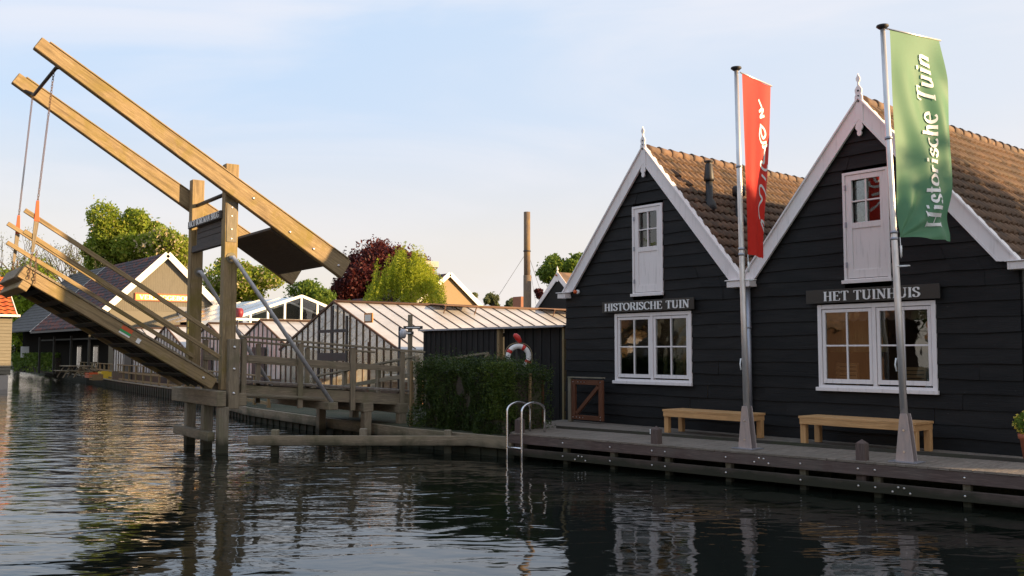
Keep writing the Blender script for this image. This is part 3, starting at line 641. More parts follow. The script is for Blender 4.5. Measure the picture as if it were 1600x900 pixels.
# things seen through the windows
def shelf_and_crates():
    m = MB(); y = WY+.8
    t = thing('display_table', 'tan wooden display table seen through the right window', 'table', (-8.7, y, .66))
    m.box(-9.9, -7.4, y-.3, y+.3, 1.45, 1.5); m.build('table_top', M['bench'], t)
    for x in (-9.8, -7.5):
        m = MB(); m.box(x-.04, x+.04, y-.25, y-.17, .66, 1.45); m.build('leg', M['bench'], t)
    for i, (x, w, h, lab) in enumerate(((-9.05, .42, .46, 'slatted pine crate with six slats inside the right window'), (-7.85, .5, .40, 'second tan box at the far right of the right window'))):
        c = thing('slatted_crate', lab, 'crate', (x, y, 1.5), 'crates on the display table')
        m = MB()
        for k in range(6): m.box(x-w/2, x+w/2, y-.22, y-.2, 1.51+k*h/6, 1.51+(k+.75)*h/6)
        m.box(x-w/2, x+w/2, y-.195, y+.2, 1.505, 1.54); m.build('slats', M['bench'], c)
        for xx in (x-w/2, x+w/2-.04): m = MB(); m.box(xx, xx+.04, y-.2, y-.16, 1.545, 1.5+h); m.build('corner_post', M['bench'], c)
    m = MB(); N = 140
    m.grid(lambda a, b_: (-10.1+1.5*a, WY+1.2+.05*sin(a*70)+.02*sin(a*163), 2.15+.62*b_), N, 1)
    tag(m.build('curtain', plain('yellow_linen', (.62, .45, .20), .9)), 'yellowish pleated curtain inside the left half of the right window', 'curtain')
    m = MB(); N = 13
    for i in range(N):
        a = -9.55+2.3*i/N; w = 2.3/N; m.prism([(a, 2.9), (a, 2.74)]+[(a+w/2-w/2*cos(pi*q/6), 2.74-.05*sin(pi*q/6)) for q in range(7)]+[(a+w, 2.9)], (0, WY+.35, 0), (1, 0, 0), (0, 0, 1), .01)
    tag(m.build('valance', plain('pinkish_valance', (.40, .28, .22), .9)), 'scalloped pinkish awning strip inside the top of the right window', 'valance')
    t = thing('cupboard', 'brown wooden cupboard inside the left window', 'cupboard', (-13.4, WY+1.6, .66))
    m = MB(); m.box(-14.1, -12.8, WY+1.4, WY+1.9, .66, 2.5); m.build('carcass', M['bench'], t)
    for a, c in ((-14.0, -13.48), (-13.42, -12.9)): m = MB(); m.box(a, c, WY+1.37, WY+1.397, .9, 2.4); m.build('door', M['stake'], t)
    m = MB(); m.lathe([(.05, 0), (.07, .1), (.03, .17), (.035, .2)], (-7.55, WY+.6, 1.5), 12); tag(m.build('vase', M['ringwhite']), 'small white vase on the display table at the right', 'vase')
shelf_and_crates()

# ------------------------------------------------------------------ deck
DA = Vector((-13.95, 11.62, 0)); DB = Vector((-3.2, 12.92, 0)); DD = (DB-DA).normalized(); DN = Vector((-DD.y, DD.x, 0))
def dk(s, off, z): p = DA+DD*s+DN*off; return Vector((p.x, p.y, z))
t = thing('timber_deck', 'grey board deck on piles over the water in front of the black houses', 'deck', (-9, 13, WZ))
m = MB(); LT = (DB-DA).length; w = .143; s = -1.9; r = random.Random(5)
while s < LT:
    f = dk(s+w/2, -.035, .585); a = f; 
    # boards run square to the edge back to the wall
    pA = dk(s, -.035+r.uniform(-.006, .006), 0); pB = dk(s+w-.007, -.035+r.uniform(-.006, .006), 0); 
    def toY(p): k = (WY-.03-p.y)/DN.y; q = p+DN*k; return q
    qA, qB = toY(pA), toY(pB); z = .598+r.uniform(-.0015, .0015)
    # left boundary: from deck corner back to the shed corner
    def clipl(p, q):
        ax, ay, bx, by = -13.95, 11.60, -16.2, 15.2; d = q-p
        side = lambda v: (bx-ax)*(v.y-ay)-(by-ay)*(v.x-ax)
        sp, sq = side(p), side(q)
        if sp < 0 and sq < 0: return p, q
        if sp >= 0 and sq >= 0: return None
        u = sp/(sp-sq); mid = p+d*u
        return (mid, q) if sp >= 0 else (p, mid)
    ca, cb = clipl(pA, qA), clipl(pB, qB)
    if s >= 0: ca, cb = (pA, qA), (pB, qB)
    if ca and cb:
        (a0, a1), (b0, b1) = ca, cb
        m.hexa([Vector((p.x, p.y, zz)) for zz in (z-.028, z) for p in (a0, b0, a1, b1)])
    s += w
m.build('deck_boards', M['deck_wood'], t)
m = MB(); m.bar(dk(0, 0, .485), dk(LT, 0, .485), .055, .165); m.build('fascia_beam', M['fascia'], t, .006)
m = MB(); m.bar(dk(0, 0, .245), dk(LT, 0, .245), .055, .145); m.build('fascia_beam', M['fascia'], t, .006)
ss = []
piles_px = [813, 880, 953, 1038, 1132, 1247, 1362, 1500]
def s_of_px(x):
    k = (x-XP)/FP; d = Vector((-cos(AZ)+sin(AZ)*k, sin(AZ)+cos(AZ)*k, 0))
    # intersect ray with the deck line
    den = d.x*DD.y-d.y*DD.x; return (DA.y*d.x-DA.x*d.y)/(-den) if abs(den) > 1e-9 else 0
for x in piles_px:
    s_ = s_of_px(x); m = MB(); p = dk(s_, .095, 0); q = dk(s_, -.033, 0)
    m.bar((p.x, p.y, -.9), (p.x, p.y, .56), .10, .11, DN); m.build('pile', M['stone_wood'], t, .006)
mb = MB(); rb = random.Random(2)
for x in piles_px[1:]+[1018, 1336]:
    s_ = s_of_px(x)
    for z in (.49, .25): mb.lathe([(.016, 0), (.016, .008), (.008, .014)], dk(s_, -.028, z), 8, -DN)
for x in (907, 1187, 1402):
    s_ = s_of_px(x); z0 = .25 if x != 1187 else .49
    for a, c in ((-.12, -.035), (-.04, .03), (.04, .025), (.12, -.04)): mb.lathe([(.016, 0), (.016, .008), (.008, .014)], dk(s_+a, -.028, z0+c), 8, -DN)
mb.build('bolts', M['bolt'], t)
m = MB(); s = .3
while s < LT:
    m.bar(dk(s, .9, -.9), dk(s, .9, .5), .13, .13, DN); s += .95
m.bar(dk(0, .9, .5), dk(LT, .9, .5), .1, .12); m.build('rear_piles', M['dark_wood'], t)
m = MB(); m.bar(dk(0, 1.4, .1), dk(LT, 1.4, .1), .04, 1.1); m.build('rear_boarding', M['dark_wood'], t)
m = MB(); m.bar(dk(.01, .04, .485), dk(.01, 1.6, .485), .05, .165); m.bar(dk(.01, .04, .245), dk(.01, 1.6, .245), .05, .145); m.build('side_fascia', M['fascia'], t, .005)

# bollards
def bollard(x, lab, first=[None]):
    s_ = s_of_px(x)
    if first[0] is None:
        c = dk(s_, .11, .6); m = MB(); m.hexa([c+DD*(a*.07)+DN*(q*.07)+Vector((0, 0, z)) for z in (-.35, .24) for q in (-1, 1) for a in (-1, 1)])
        bb = len(m.v); m.v += [c+DD*(a*.07)+DN*(q*.07)+Vector((0, 0, .2405)) for a, q in ((-1, -1), (1, -1), (1, 1), (-1, 1))]+[c+Vector((0, 0, .30))]
        for i in range(4): m.face([bb+i, bb+(i+1) % 4, bb+4], [(0, 0), (.1, 0), (.05, .05)])
        o = m.build('bollard', M['fascia'], None, .004); first[0] = (o, c); tag(o, lab, 'bollard', 'wooden bollards along the deck edge'); return o
    o, c = first[0]; q = o.copy(); col.objects.link(q); d = dk(s_, .11, .6)-c; q.location = o.location+d; q['label'] = lab; return q
bollard(1018, 'square wooden bollard with a white tag, in front of the left bench')
bollard(1337, 'square wooden bollard in front of the right bench, lit along one edge')
b3 = bollard(806, 'square wooden bollard behind the swimming ladder')
p = dk(s_of_px(1018), .11, .6); m = MB(); m.hexa([p+DD*a+DN*q+Vector((0, 0, z)) for z in (.16, .24) for q in (-.05, .03) for a in (-.1, -.074)]); tag(m.build('bollard_tag', M['letter']), 'small white tag fixed to the bollard in front of the left bench', 'tag')

# benches
def bench(x0, x1, y0, y1, h, label):
    t = thing('wooden_bench', label, 'bench', ((x0+x1)/2, (y0+y1)/2, .6), 'pine benches against the black wall')
    z = .6+h; m = MB(); n = 3; w = (y1-y0)/n
    for i in range(n): m.box(x0, x1, y0+w*i+.003, y0+w*(i+1)-.003, z-.04, z)
    m.build('seat', M['bench'], t, .003)
    m = MB()
    m.box(x0+.02, x1-.02, y0+.006, y0+.046, z-.135, z-.042); m.box(x0+.02, x1-.02, y1-.046, y1-.006, z-.135, z-.042); m.box(x0+.02, x0+.06, y0+.047, y1-.047, z-.135, z-.042); m.box(x1-.06, x1-.02, y0+.047, y1-.047, z-.135, z-.042); m.build('apron', M['bench'], t, .003)
    for x in (x0+.005, x1-.105):
        for y in (y0+.048, y1-.138):
            m = MB(); m.box(x, x+.10, y, y+.09, .601, z-.042-.095 if False else z-.136); m.build('leg', M['bench'], t, .004)
    return t
bench(-12.02, -10.09, 13.84, 14.44, .45, 'left pine bench under the HISTORISCHE TUIN window, right end behind a flagpole foot')
bench(-9.10, -7.06, 13.95, 14.56, .47, 'right pine bench under the HET TUINHUIS window')

# gate
t = thing('wooden_gate', 'low red-brown gate frame with one diagonal brace at the left corner of the black house', 'gate', (-14.75, 14.5, .6))
m = MB(); y = 14.5
m.box(-15.22, -15.10, y-.03, y+.03, .66, 1.54); m.box(-14.37, -14.25, y-.03, y+.03, .66, 1.54); m.box(-15.098, -14.372, y-.03, y+.03, 1.43, 1.54); m.box(-15.098, -14.372, y-.03, y+.03, .66, .76); m.build('frame', M['gate'], t, .004)
m = MB(); m.bar((-15.07, y, .79), (-14.39, y, 1.40), .05, .08); m.build('brace', M['gate'], t)
m = MB(); m.box(-15.31, -15.225, y-.05, y+.05, .6, 1.57); m.build('gate_post', M['stone_wood'], t, .004)
m = MB(); m.box(-15.31, -14.24, y-.055, y+.055, 1.575, 1.60); m.build('cap_rail', M['stone_wood'], t)
m = MB(); [m.lathe([(.012, 0), (.012, .008)], (x, y-.031, z), 6, (0, -1, 0)) for x, z in ((-15.16, 1.49), (-15.0, 1.49), (-14.9, 1.49), (-14.8, 1.49), (-14.31, 1.49), (-15.16, .71), (-15.05, .71), (-14.95, .71), (-14.85, .71), (-14.31, .74), (-14.31, .68))]; m.build('bolts', M['bolt'], t)

# black shed wall with zinc edge
t = thing('boarded_shed', 'low black shed of vertical boards with a grey roof edge, behind the hedge', 'shed', (-19, 15.2, .5))
m = MB(); x = -22.1
while x < -18.8: m.box(x, x+.115, 15.2+(.012 if int(round((x+22.1)/.12)) % 2 else 0), 15.24, .5, 2.74); x += .12
m.box(-22.1, -22.06, 15.241, 18.5, .5, 2.74); m.build('board_wall', M['black'], t)
m = MB(); x = -18.60
while x < -16.3: m.box(x, x+.15, 15.32+(.012 if int(round((x+18.6)/.16)) % 2 else 0), 15.36, .5, 2.74); x += .16
m.build('sliding_door', M['black'], t)
for a_, b_ in ((-18.73, -18.63), (-16.27, -16.2)): m = MB(); m.box(a_, b_, 15.17, 15.3, .5, 2.74); m.build('corner_post', M['stake'], t, .004)
m = MB(); m.box(-22.2, -16.12, 15.08, 18.6, 2.745, 2.79); m.build('roof_sheet', M['zinc'], t)

# life ring
def lifering():
    c = Vector((-16.78, 14.25, 2.04)); n = Vector((.86, -.52, .03)).normalized(); ex = Vector((-n.y, n.x, 0)).normalized()*-1; ex = -ex if ex.x < 0 else ex; ey = n.cross(ex)*-1; ey = -ey if ey.z < 0 else ey
    t = thing('life_ring', 'white life ring with red bands hanging above the hedge in front of the black shed', 'life ring', c)
    m = MB(); R1 = .245; N = 40
    m.tube([c+ex*(R1*cos(2*pi*i/N))+ey*(R1*sin(2*pi*i/N)) for i in range(N)], .062, 12, closed=True); m.build('ring', M['ringwhite'], t)
    for a in (60, 150, 240, 330):
        m = MB(); m.tube([c+ex*(R1*cos(R(a+q)))+ey*(R1*sin(R(a+q))) for q in (-9, -3, 3, 9)], .066, 12); m.build('band', M['red'], t)
    m = MB(); N = 60; m.tube([c+ex*((R1+.075+.02*abs(sin(2*pi*i/30)))*cos(2*pi*i/N))+ey*((R1+.075+.02*abs(sin(2*pi*i/30)))*sin(2*pi*i/N)) for i in range(N)], .007, 6, closed=True); m.build('grab_line', M['rope'], t)
    m = MB(); tp = c+ey*.33; m.tube([tp+ex*.05, tp+ey*.05+ex*.02, tp+ey*.12-ex*.02, tp+ey*.17-ex*.07, tp+ey*.19-ex*.11], [.04, .06, .07, .06, .03], 10)
    tag(m.build('rope_bag', M['red']), 'red throw-line bag hanging above the life ring', 'bag')
    m = MB(); pp = c-n*.14; m.bar((pp.x, pp.y, .5), (pp.x, pp.y, 2.5), .07, .07); tag(m.build('ring_post', M['iron']), 'dark post in the hedge that carries the life ring', 'post')
lifering()

# stakes
def stake(x, y, z0, z1, w, mat, lab):
    m = MB(); m.bar((x, y, z0), (x+.01, y, z1), w, w); tag(m.build('wooden_stake', M[mat], None, .004), lab, 'stake', 'stakes beside the hedge')
stake(-14.28, 12.42, .4, 1.72, .055, 'stake', 'tall pale stake behind the swimming ladder at the right end of the hedge')
stake(-14.6, 13.05, .4, 1.62, .05, 'gate', 'shorter brown stake at the right end of the hedge, nearest the deck')
stake(-17.55, 11.75, .3, 1.95, .06, 'stake', 'orange-tan stake at the left end of the hedge beside the bridge ramp')

# swimming ladder
t = thing('swimming_ladder', 'stainless swimming ladder with two hooped handrails at the left deck corner', 'ladder', (-13.7, 11.5, .6))
fr, rung = MB(), MB(); ff = []
for s_ in (.06, .44):
    f = dk(s_, -.13, 0); bk = dk(s_+.02, .50, 0); hh = 1.02; pts = [Vector((f.x, f.y, -.9)), Vector((f.x, f.y, .3)), Vector((f.x, f.y, hh-.15))]
    for i in range(0, 13): a = pi*i/12; q = f.lerp(bk, .5-.5*cos(a)); pts.append(Vector((q.x, q.y, hh+.16*sin(a))))
    pts += [Vector((bk.x, bk.y, hh-.2)), Vector((bk.x, bk.y, .60))]
    m = MB(); m.tube(pts, .021, 12); m.build('handrail', M['stainless'], t); ff.append(f)
for z in (.33, .02, -.3):
    m = MB(); m.tube([Vector((ff[0].x, ff[0].y, z)), Vector((ff[1].x, ff[1].y, z))], .02, 10); m.build('rung', M['stainless'], t)

# ------------------------------------------------------------------ flagpoles and flags
def flagpole(x, y, zt, lx, rot, lab):
    t = thing('flagpole', lab, 'flagpole', (x, y, .6), 'flagpoles on the deck')
    top = Vector((lx, y, zt)); bot = Vector((x, y, .62)); m = MB()
    m.tube([bot, bot.lerp(top, .35), bot.lerp(top, .7), top], [.052, .048, .043, .036], 18); m.build('pole', M['pole'], t)
    for f in (.50, .515, .735): m = MB(); p = bot.lerp(top, f); m.tube([p, p+Vector((0, 0, .04))], .054, 16); m.build('joint_collar', M['zinc'], t)
    m = MB(); m.lathe([(.02, -.02), (.055, .0), (.09, .03), (.085, .05), (.03, .065), (0, .068)], top, 20); m.build('cap', M['iron'], t)
    for sy in (-1, 1):
        m = MB(); ca, sa = cos(R(rot)), sin(R(rot)); ex = Vector((ca, sa, 0)); ey = Vector((-sa, ca, 0))
        o = Vector((x, y, .6))+ey*(.066*sy-.006); m.prism([(-.13, 0), (.13, 0), (.06, .62), (.045, .68), (-.045, .68), (-.06, .62)], o, ex, (0, 0, 1), -.012); m.build('foot_plate', M['pole_base'], t, .002)
    m = MB(); ex = Vector((cos(R(rot)), sin(R(rot)), 0)); ey = Vector((-ex.y, ex.x, 0)); c = Vector((x, y, .602)); m.hexa([c+ex*(a*.2)+ey*(q*.16)+Vector((0, 0, z)) for z in (0, .012) for q in (-1, 1) for a in (-1, 1)]); m.build('base_plate', M['zinc'], t)
    m = MB(); [m.lathe([(.016, 0), (.016, .01)], Vector((x, y, z))-ey*.073, 8, -ey) for z in (.75, 1.05)]; m.build('bolt', M['bolt'], t)
    m = MB(); m.tube([bot.lerp(top, .2)+Vector((-.06, -.03, 0)), bot.lerp(top, .215)+Vector((-.075, -.03, 0)), bot.lerp(top, .23)+Vector((-.055, -.03, 0))], .012, 6); m.build('cleat', M['letter'], t)
    return t
flagpole(-9.17, 12.62, 6.82, -9.27, 0, 'left aluminium flagpole carrying the red flag')
flagpole(-6.62, 12.81, 6.90, -6.80, 4, 'right aluminium flagpole carrying the green flag')
def flag(kind):
    if kind == 'green':
        zt, zb, W = 6.87, 3.80, 1.06; P0 = lambda t_: Vector((-6.78+.075*t_+.055, 12.85, 0)); az = lambda t_: R(77)
        def wave(s, t_): return min(1, t_*5)*(.05*sin(s*7+t_*5)*s+.035*sin(s*13-t_*9+1)*min(1, t_*2)*(.3+s)+.06*t_*sin(s*3.2)+.06*sin(11*math.atan2((1-t_)*3+.02, s+.02)+.6)*min(1., math.hypot(s, (1-t_)*3)*2.5)*math.exp(-.9*math.hypot(s, (1-t_)*3)))
        ext = lambda t_: 1+.10*sin(pi*min(1, t_*1.15)) + .06*t_
        nrm_az = R(77-90)
    else:
        zt, zb, W = 6.76, 3.74, 1.0; P0 = lambda t_: Vector((-9.26+.055*t_+.05, 12.68, 0)); az = lambda t_: R(97+12*min(1, t_*1.1))
        def wave(s, t_): return .02*sin(s*6+t_*4)*s+(.05*t_)*sin(s*pi)+.018*sin(s*14+t_*3)*t_
        ext = lambda t_: 1-.10*t_
        nrm_az = R(97-90)
    nv = Vector((cos(nrm_az), sin(nrm_az), 0))
    def P(s, t_):
        a = az(t_); d = Vector((cos(a), sin(a), 0)); droop = -.0*s
        p = P0(t_)+d*(.02+s*W*ext(t_)); p += nv*wave(s, t_); p.z = zt+(zb-zt)*t_+(.03*sin(s*9)*.3*t_)
        return p
    lab = 'green flag reading Historische Tuin upwards, on the right pole' if kind == 'green' else 'red flag with white handwritten script, on the left pole'
    t = thing('flag', lab, 'flag', P(0, 0), 'banners on the flagpoles')
    m = MB(); m.grid(lambda a, b_: P(a, b_), 90, 180, True, (1, 3)); m.build('cloth', M['flag_green' if kind == 'green' else 'flag_red'], t)
    m = MB(); m.tube([P(-.06, 0)+Vector((0, 0, .012)), P(.5, 0)+Vector((0, 0, .012))-nv*wave(.5, 0), P(1.03, 0)+Vector((0, 0, .012))], .014, 8); m.build('top_arm', M['pole'], t)
    m = MB()
    def Q(s, t_, off): 
        e = .004; du = P(s+e, t_)-P(s-e, t_); dv = P(s, t_+e)-P(s, t_-e); n = du.cross(dv).normalized(); n = n if n.dot(nv) > 0 else -n
        n = n if n.dot(Vector((0, 0, CAMZ))-P(s, t_)) > 0 else n
        return P(s, t_)+n*off
    if kind == 'green':
        for txt, t0, t1, sh in (('Historische', .945, .375, .0), ('Tuin', .34, .09, .22)):
            tw = text_width(txt); L = (t0-t1)
            for k, q in text_quads(txt, .17, .06, sh):
                pts = [(.70-.27*b_*(1.0 if txt != 'Tuin' else .95), t0-L*a/tw) for a, b_ in q]
                bb = len(m.v); m.v += [Q(s, t_, .016+k*.0006) for s, t_ in pts]; m.face([bb, bb+1, bb+2, bb+3])
    else:
        def xl(y): return 1157+(y-118)*(13/282.)
        def xr(y): return 1201-(y-138)*(10/262.) if y > 138 else 1201
        strokes = [[(1182, 148), (1185, 153), (1188, 159), (1183, 167)], [(1183, 167), (1190, 160), (1189, 166), (1185, 175), (1192, 170)], [(1185, 187), (1191, 191), (1193, 200), (1190, 207), (1187, 200), (1186, 190), (1184, 205), (1188, 215), (1194, 212)], [(1195, 216), (1190, 222), (1189, 218)],
                   [(1192, 221), (1191, 235), (1190, 247), (1187, 246), (1186, 252), (1190, 258), (1194, 256), (1195, 248)], [(1187, 267), (1190, 271), (1192, 274)], [(1193, 300), (1190, 292), (1187, 285), (1184, 287), (1184, 298), (1187, 306), (1184, 314), (1182, 322), (1183, 334), (1184, 338)], [(1185, 341), (1187, 342), (1190, 350), (1190, 360), (1187, 352), (1185, 342)]]
        for st in strokes:
            st = smooth(st, 5); sc = [(((x-xl(y))/(xr(y)-xl(y))), (y-118)/282.) for x, y in st]
            for q in stroke([(a, b_*3.0) for a, b_ in sc], lambda a, b_: .045):
                bb = len(m.v); m.v += [Q(min(.985, a), b_/3.0, .006) for a, b_ in q]; m.face([bb, bb+1, bb+2, bb+3])
    m.build('lettering', M['letter'], t)
    m = MB(); p = P(0, 1); ring = [p+Vector((.04+.10*cos(2*pi*i/16), -.02+.07*sin(2*pi*i/16), -.42)) for i in range(16)]; m.tube([p, p+Vector((.01, 0, -.3))], .006, 5); m.tube([p+Vector((.01, 0, -.12)), p+Vector((.01, 0, -.28))], .016, 6); m.tube(ring, .007, 6, closed=True); m.build('tether', M['letter'], t)
flag('green'); flag('red')

# potted plant
t = thing('potted_plant', 'terracotta pot of yellow flowers at the right edge of the deck', 'plant', (-5.53, 14.35, .6))
m = MB(); m.lathe([(.13, 0), (.17, .30), (.19, .31), (.195, .38), (.17, .38), (.165, .33)], (-5.53, 14.35, .6), 20); m.build('pot', M['terracotta'], t)
def leaves(n, fn, size, seed, aspect=.6, droop=0.):
    """n leaf faces; fn(rng, n) -> (n,3) centres"""
    g = np.random.default_rng(seed); c = fn(g, n); a = g.normal(size=(n, 3)); a[:, 2] -= droop*np.abs(a).sum(1); a /= np.linalg.norm(a, axis=1)[:, None]
    b_ = g.normal(size=(n, 3)); b_ -= a*(a*b_).sum(1)[:, None]; b_ /= np.linalg.norm(b_, axis=1)[:, None]
    s = size*g.uniform(.6, 1.4, (n, 1)); a *= s; b_ *= s*aspect
    v = np.empty((n, 4, 3)); v[:, 0] = c-a; v[:, 1] = c+b_*.8; v[:, 2] = c+a; v[:, 3] = c-b_*.8
    return v.reshape(-1, 3)
def leaf_obj(name, V_, mat, parent=None, extra=None):
    o = Vector(parent_world(parent)) if parent is not None else Vector((*V_.mean(0)[:2], V_[:, 2].min()))
    nq = len(V_)//4; me = bpy.data.meshes.new(name); me.vertices.add(len(V_)); me.vertices.foreach_set('co', (V_-np.array(o)).astype(np.float32).ravel())
    me.loops.add(len(V_)); me.loops.foreach_set('vertex_index', np.arange(len(V_), dtype=np.int32)); me.polygons.add(nq); me.polygons.foreach_set('loop_start', np.arange(0, len(V_), 4, dtype=np.int32))
    me.materials.append(mat)
    if extra: me.materials.append(extra[1]); mi = (np.arange(nq) >= extra[0]).astype(np.int32); me.polygons.foreach_set('material_index', mi)
    me.update(calc_edges=True); ob = bpy.data.objects.new(name, me); col.objects.link(ob)
    if parent is not None: ob.parent = parent
    else: ob.location = o
    WORLD[ob.name] = o; return ob
def ball(c, r, lo=.5):
    def f(g, n):
        d = g.normal(size=(n, 3)); d /= np.linalg.norm(d, axis=1)[:, None]; return np.array(c)+d*np.array(r)*g.uniform(lo, 1, (n, 1))**.5
    return f
leaf_obj('foliage', leaves(500, ball((-5.53, 14.35, 1.12), (.24, .24, .17)), .035, 3), M['green'], t)
leaf_obj('flowers', leaves(160, ball((-5.53, 14.35, 1.13), (.26, .26, .18), .9), .022, 4, 1.), M['yellow_fl'], t)

# ------------------------------------------------------------------ the drawbridge (local frame: u towards the land, v across, z up)
BO = Vector((-18.749, 7.983, 0)); TH = R(-4.3); BU = Vector((-sin(TH), cos(TH), 0)); BV = Vector((cos(TH), sin(TH), 0))
def B(u, v, z): return BO+BU*u+BV*v+Vector((0, 0, z))
def bbox(m, u0, u1, v0, v1, z0, z1): m.hexa([B(u, v, z) for z in (z0, z1) for v in (v0, v1) for u in (u0, u1)])
br = thing('wooden_drawbridge', 'weathered timber drawbridge with its narrow deck and two long balance beams raised over the canal', 'bridge', B(0, -1.1, 0))
def bp(name, mat, fn, bevel=.008, parent=None):
    m = MB(); fn(m); return m.build(name, M[mat], parent or br, bevel)
def bolts(pts, parent, ax=BV, r=.03):
    m = MB(); [m.lathe([(r, 0), (r, .006), (r*.55, .008), (r*.5, .026)], p, 10, ax) for p in pts]; return m.build('bolts', M['bolt'], parent)
VN, VF = (-.17, .06), (-2.48, -2.26)
for (v0, v1), zt in ((VN, 6.11), (VF, 6.12)):
    p = bp('portal_post', 'oak', lambda m: bbox(m, -.15, .13, v0, v1, 1.362, zt), .012)
bolts([B(-.01, .062, z) for z in (5.0, 5.18, 4.72, 4.52)], br)
# clamp posts beside the near post foot
bp('clamp_post', 'grey_wood', lambda m: (bbox(m, -.06, .17, .062, .235, .98, 2.42)), .012)
bolts([B(.05, .236, z) for z in (1.30, 1.80, 2.25)], br)
# base beams
bp('base_beam', 'grey_wood', lambda m: bbox(m, -.34, -.16, -2.85, .40, 1.04, 1.355), .015)
bp('base_beam', 'grey_wood', lambda m: bbox(m, .135, .34, -2.8, .20, 1.03, 1.30), .015)
bp('low_tie_beam', 'grey_wood', lambda m: bbox(m, -.44, -.30, -2.3, .17, .33, .52), .012)
for v in (-1.9, -.72, .28):
    bp('pile', 'stone_wood', lambda m: bbox(m, -.29, -.09, v-.10, v+.10, -1.2, 1.028), .01)
    
for v in (): bp('rear_pile', 'grey_wood', lambda m: bbox(m, .14, .33, v-.09, v+.09, -1.2, 1.028), .01)
# name board
nb = bp('name_board', 'dark_slat', lambda m: bbox(m, -.20, -.152, -2.36, -.10, 4.965, 5.13), .004)
bp('panel_planks', 'dark_slat', lambda m: [bbox(m, -.10, -.06, -2.0, -.172, z, z+.122) for z in (4.57, 4.70, 4.83, 4.96)], .004)
bp('cross_rail', 'dark_slat', lambda m: bbox(m, -.135, -.02, -2.258, -.172, 4.42, 4.56), .004)
m = MB(); add_text(m, 'NICO BORGMAN BRUG', B(-.202, -2.28, 4.992), BV, (0, 0, 1), -BU, .125, 2.1, .006, .16, .07); m.build('lettering', M['letter'], nb)
bp('steel_side_plate', 'stone_wood', lambda m: bbox(m, -.12, .10, .062, .075, 4.45, 5.30), .02)
# balance beams
def beamz(u): return 8.03-.603*(u+3.72)     # top line
dirb = (BU+Vector((0, 0, -.603))).normalized(); nb_ = Vector((0, 0, 1))-dirb*dirb.z; nb_.normalize()
def balance(v0, v1):
    m = MB(); us = [(-3.74, .26), (2.66, .45)]
    for (ua, ha), (ub, hb) in zip(us, us[1:]):
        Pa, Pb = B(ua, 0, beamz(ua)), B(ub, 0, beamz(ub)); c = []
        for k in (0, 1):
            for vv in (v0, v1):
                for P, h in ((Pa, ha), (Pb, hb)): c.append(P+BV*vv-nb_*(h if k == 0 else 0))
        m.hexa(c)
    return m.build('balance_beam', M['oak'], br, .015)
balance(.085, .26); balance(-2.68, -2.505)
m = MB(); 
for v0, v1 in ((.07, .275), (-2.695, -2.49)): m = MB(); m.bar(B(-3.6, (v0+v1)/2, beamz(-3.6)+.014), B(2.6, (v0+v1)/2, beamz(2.6)+.014), v1-v0, .025); m.build('weather_board', M['oak'], br, .004)
bolts([B(u, .262, beamz(u)-d) for u, d in ((.38, .17), (1.2, .33), (1.75, .33), (2.35, .3))], br)
# counterweight between the beam tails
m = MB()
def cw(u, d): return B(u, 0, beamz(u))-nb_*d
c = []
for d in (.445, .36):
    for vv in (-2.50, .08):
        for u in (1.05, 2.28): c.append(cw(u, d)+BV*vv)
m.hexa(c); m.build('counterweight', M['counterweight'], br, .01)
m = MB(); m.tube([B(-.02, -2.70, 5.52), B(-.02, .245, 5.52)], .045, 12); m.build('pivot_axle', M['iron'], br)
# rod joining the beam tips
m = MB(); zt = beamz(-3.5)-.28; m.tube([B(-3.35, .14, zt-.04), B(-3.45, .02, zt-.06), B(-3.48, -2.30, zt-.06), B(-3.50, -2.45, zt-.0), B(-3.66, -2.56, zt+.08)], .035, 12); m.build('tip_rod', M['iron'], br)
# chains
def chain(p0, p1, name='lift_chain'):
    p0, p1 = Vector(p0), Vector(p1); L = (p1-p0).length; n = max(2, int(L/.056)); d = (p1-p0).normalized(); a = d.orthogonal().normalized(); b_ = d.cross(a); m = MB()
    for i in range(n):
        c = p0+d*(L*(i+.5)/n); x = a if i % 2 else b_
        m.tube([c+d*(  .038*cos(2*pi*j/8))+x*(.018*sin(2*pi*j/8)) for j in range(8)], .006, 5, closed=True)
    m.build(name, M['rust'], br)
chain(B(-3.47, -.06, zt-.10), B(-3.69, .07, 4.94)); chain(B(-3.5, -2.34, zt-.10), B(-3.69, -2.23, 4.94))
for v in (.08, -2.23):
    hb = bp('hanger_board', 'grey_wood', lambda m: m.bar(B(-3.70, v, 4.58), B(-3.75, v, 4.0), .035, .085, BU, .03, .05), .004)
    bp('red_end', 'red_plate', lambda m: m.bar(B(-3.69, v, 4.97), B(-3.70, v, 4.584), .037, .05, BU, .037, .087), .004, hb)
    chain(B(-3.75, v, 4.02), B(-3.80, v+.02, 3.50), 'leaf_chain')
    chain(B(-3.68, v, 4.02), B(-3.70, v+.03, 3.42), 'leaf_chain')
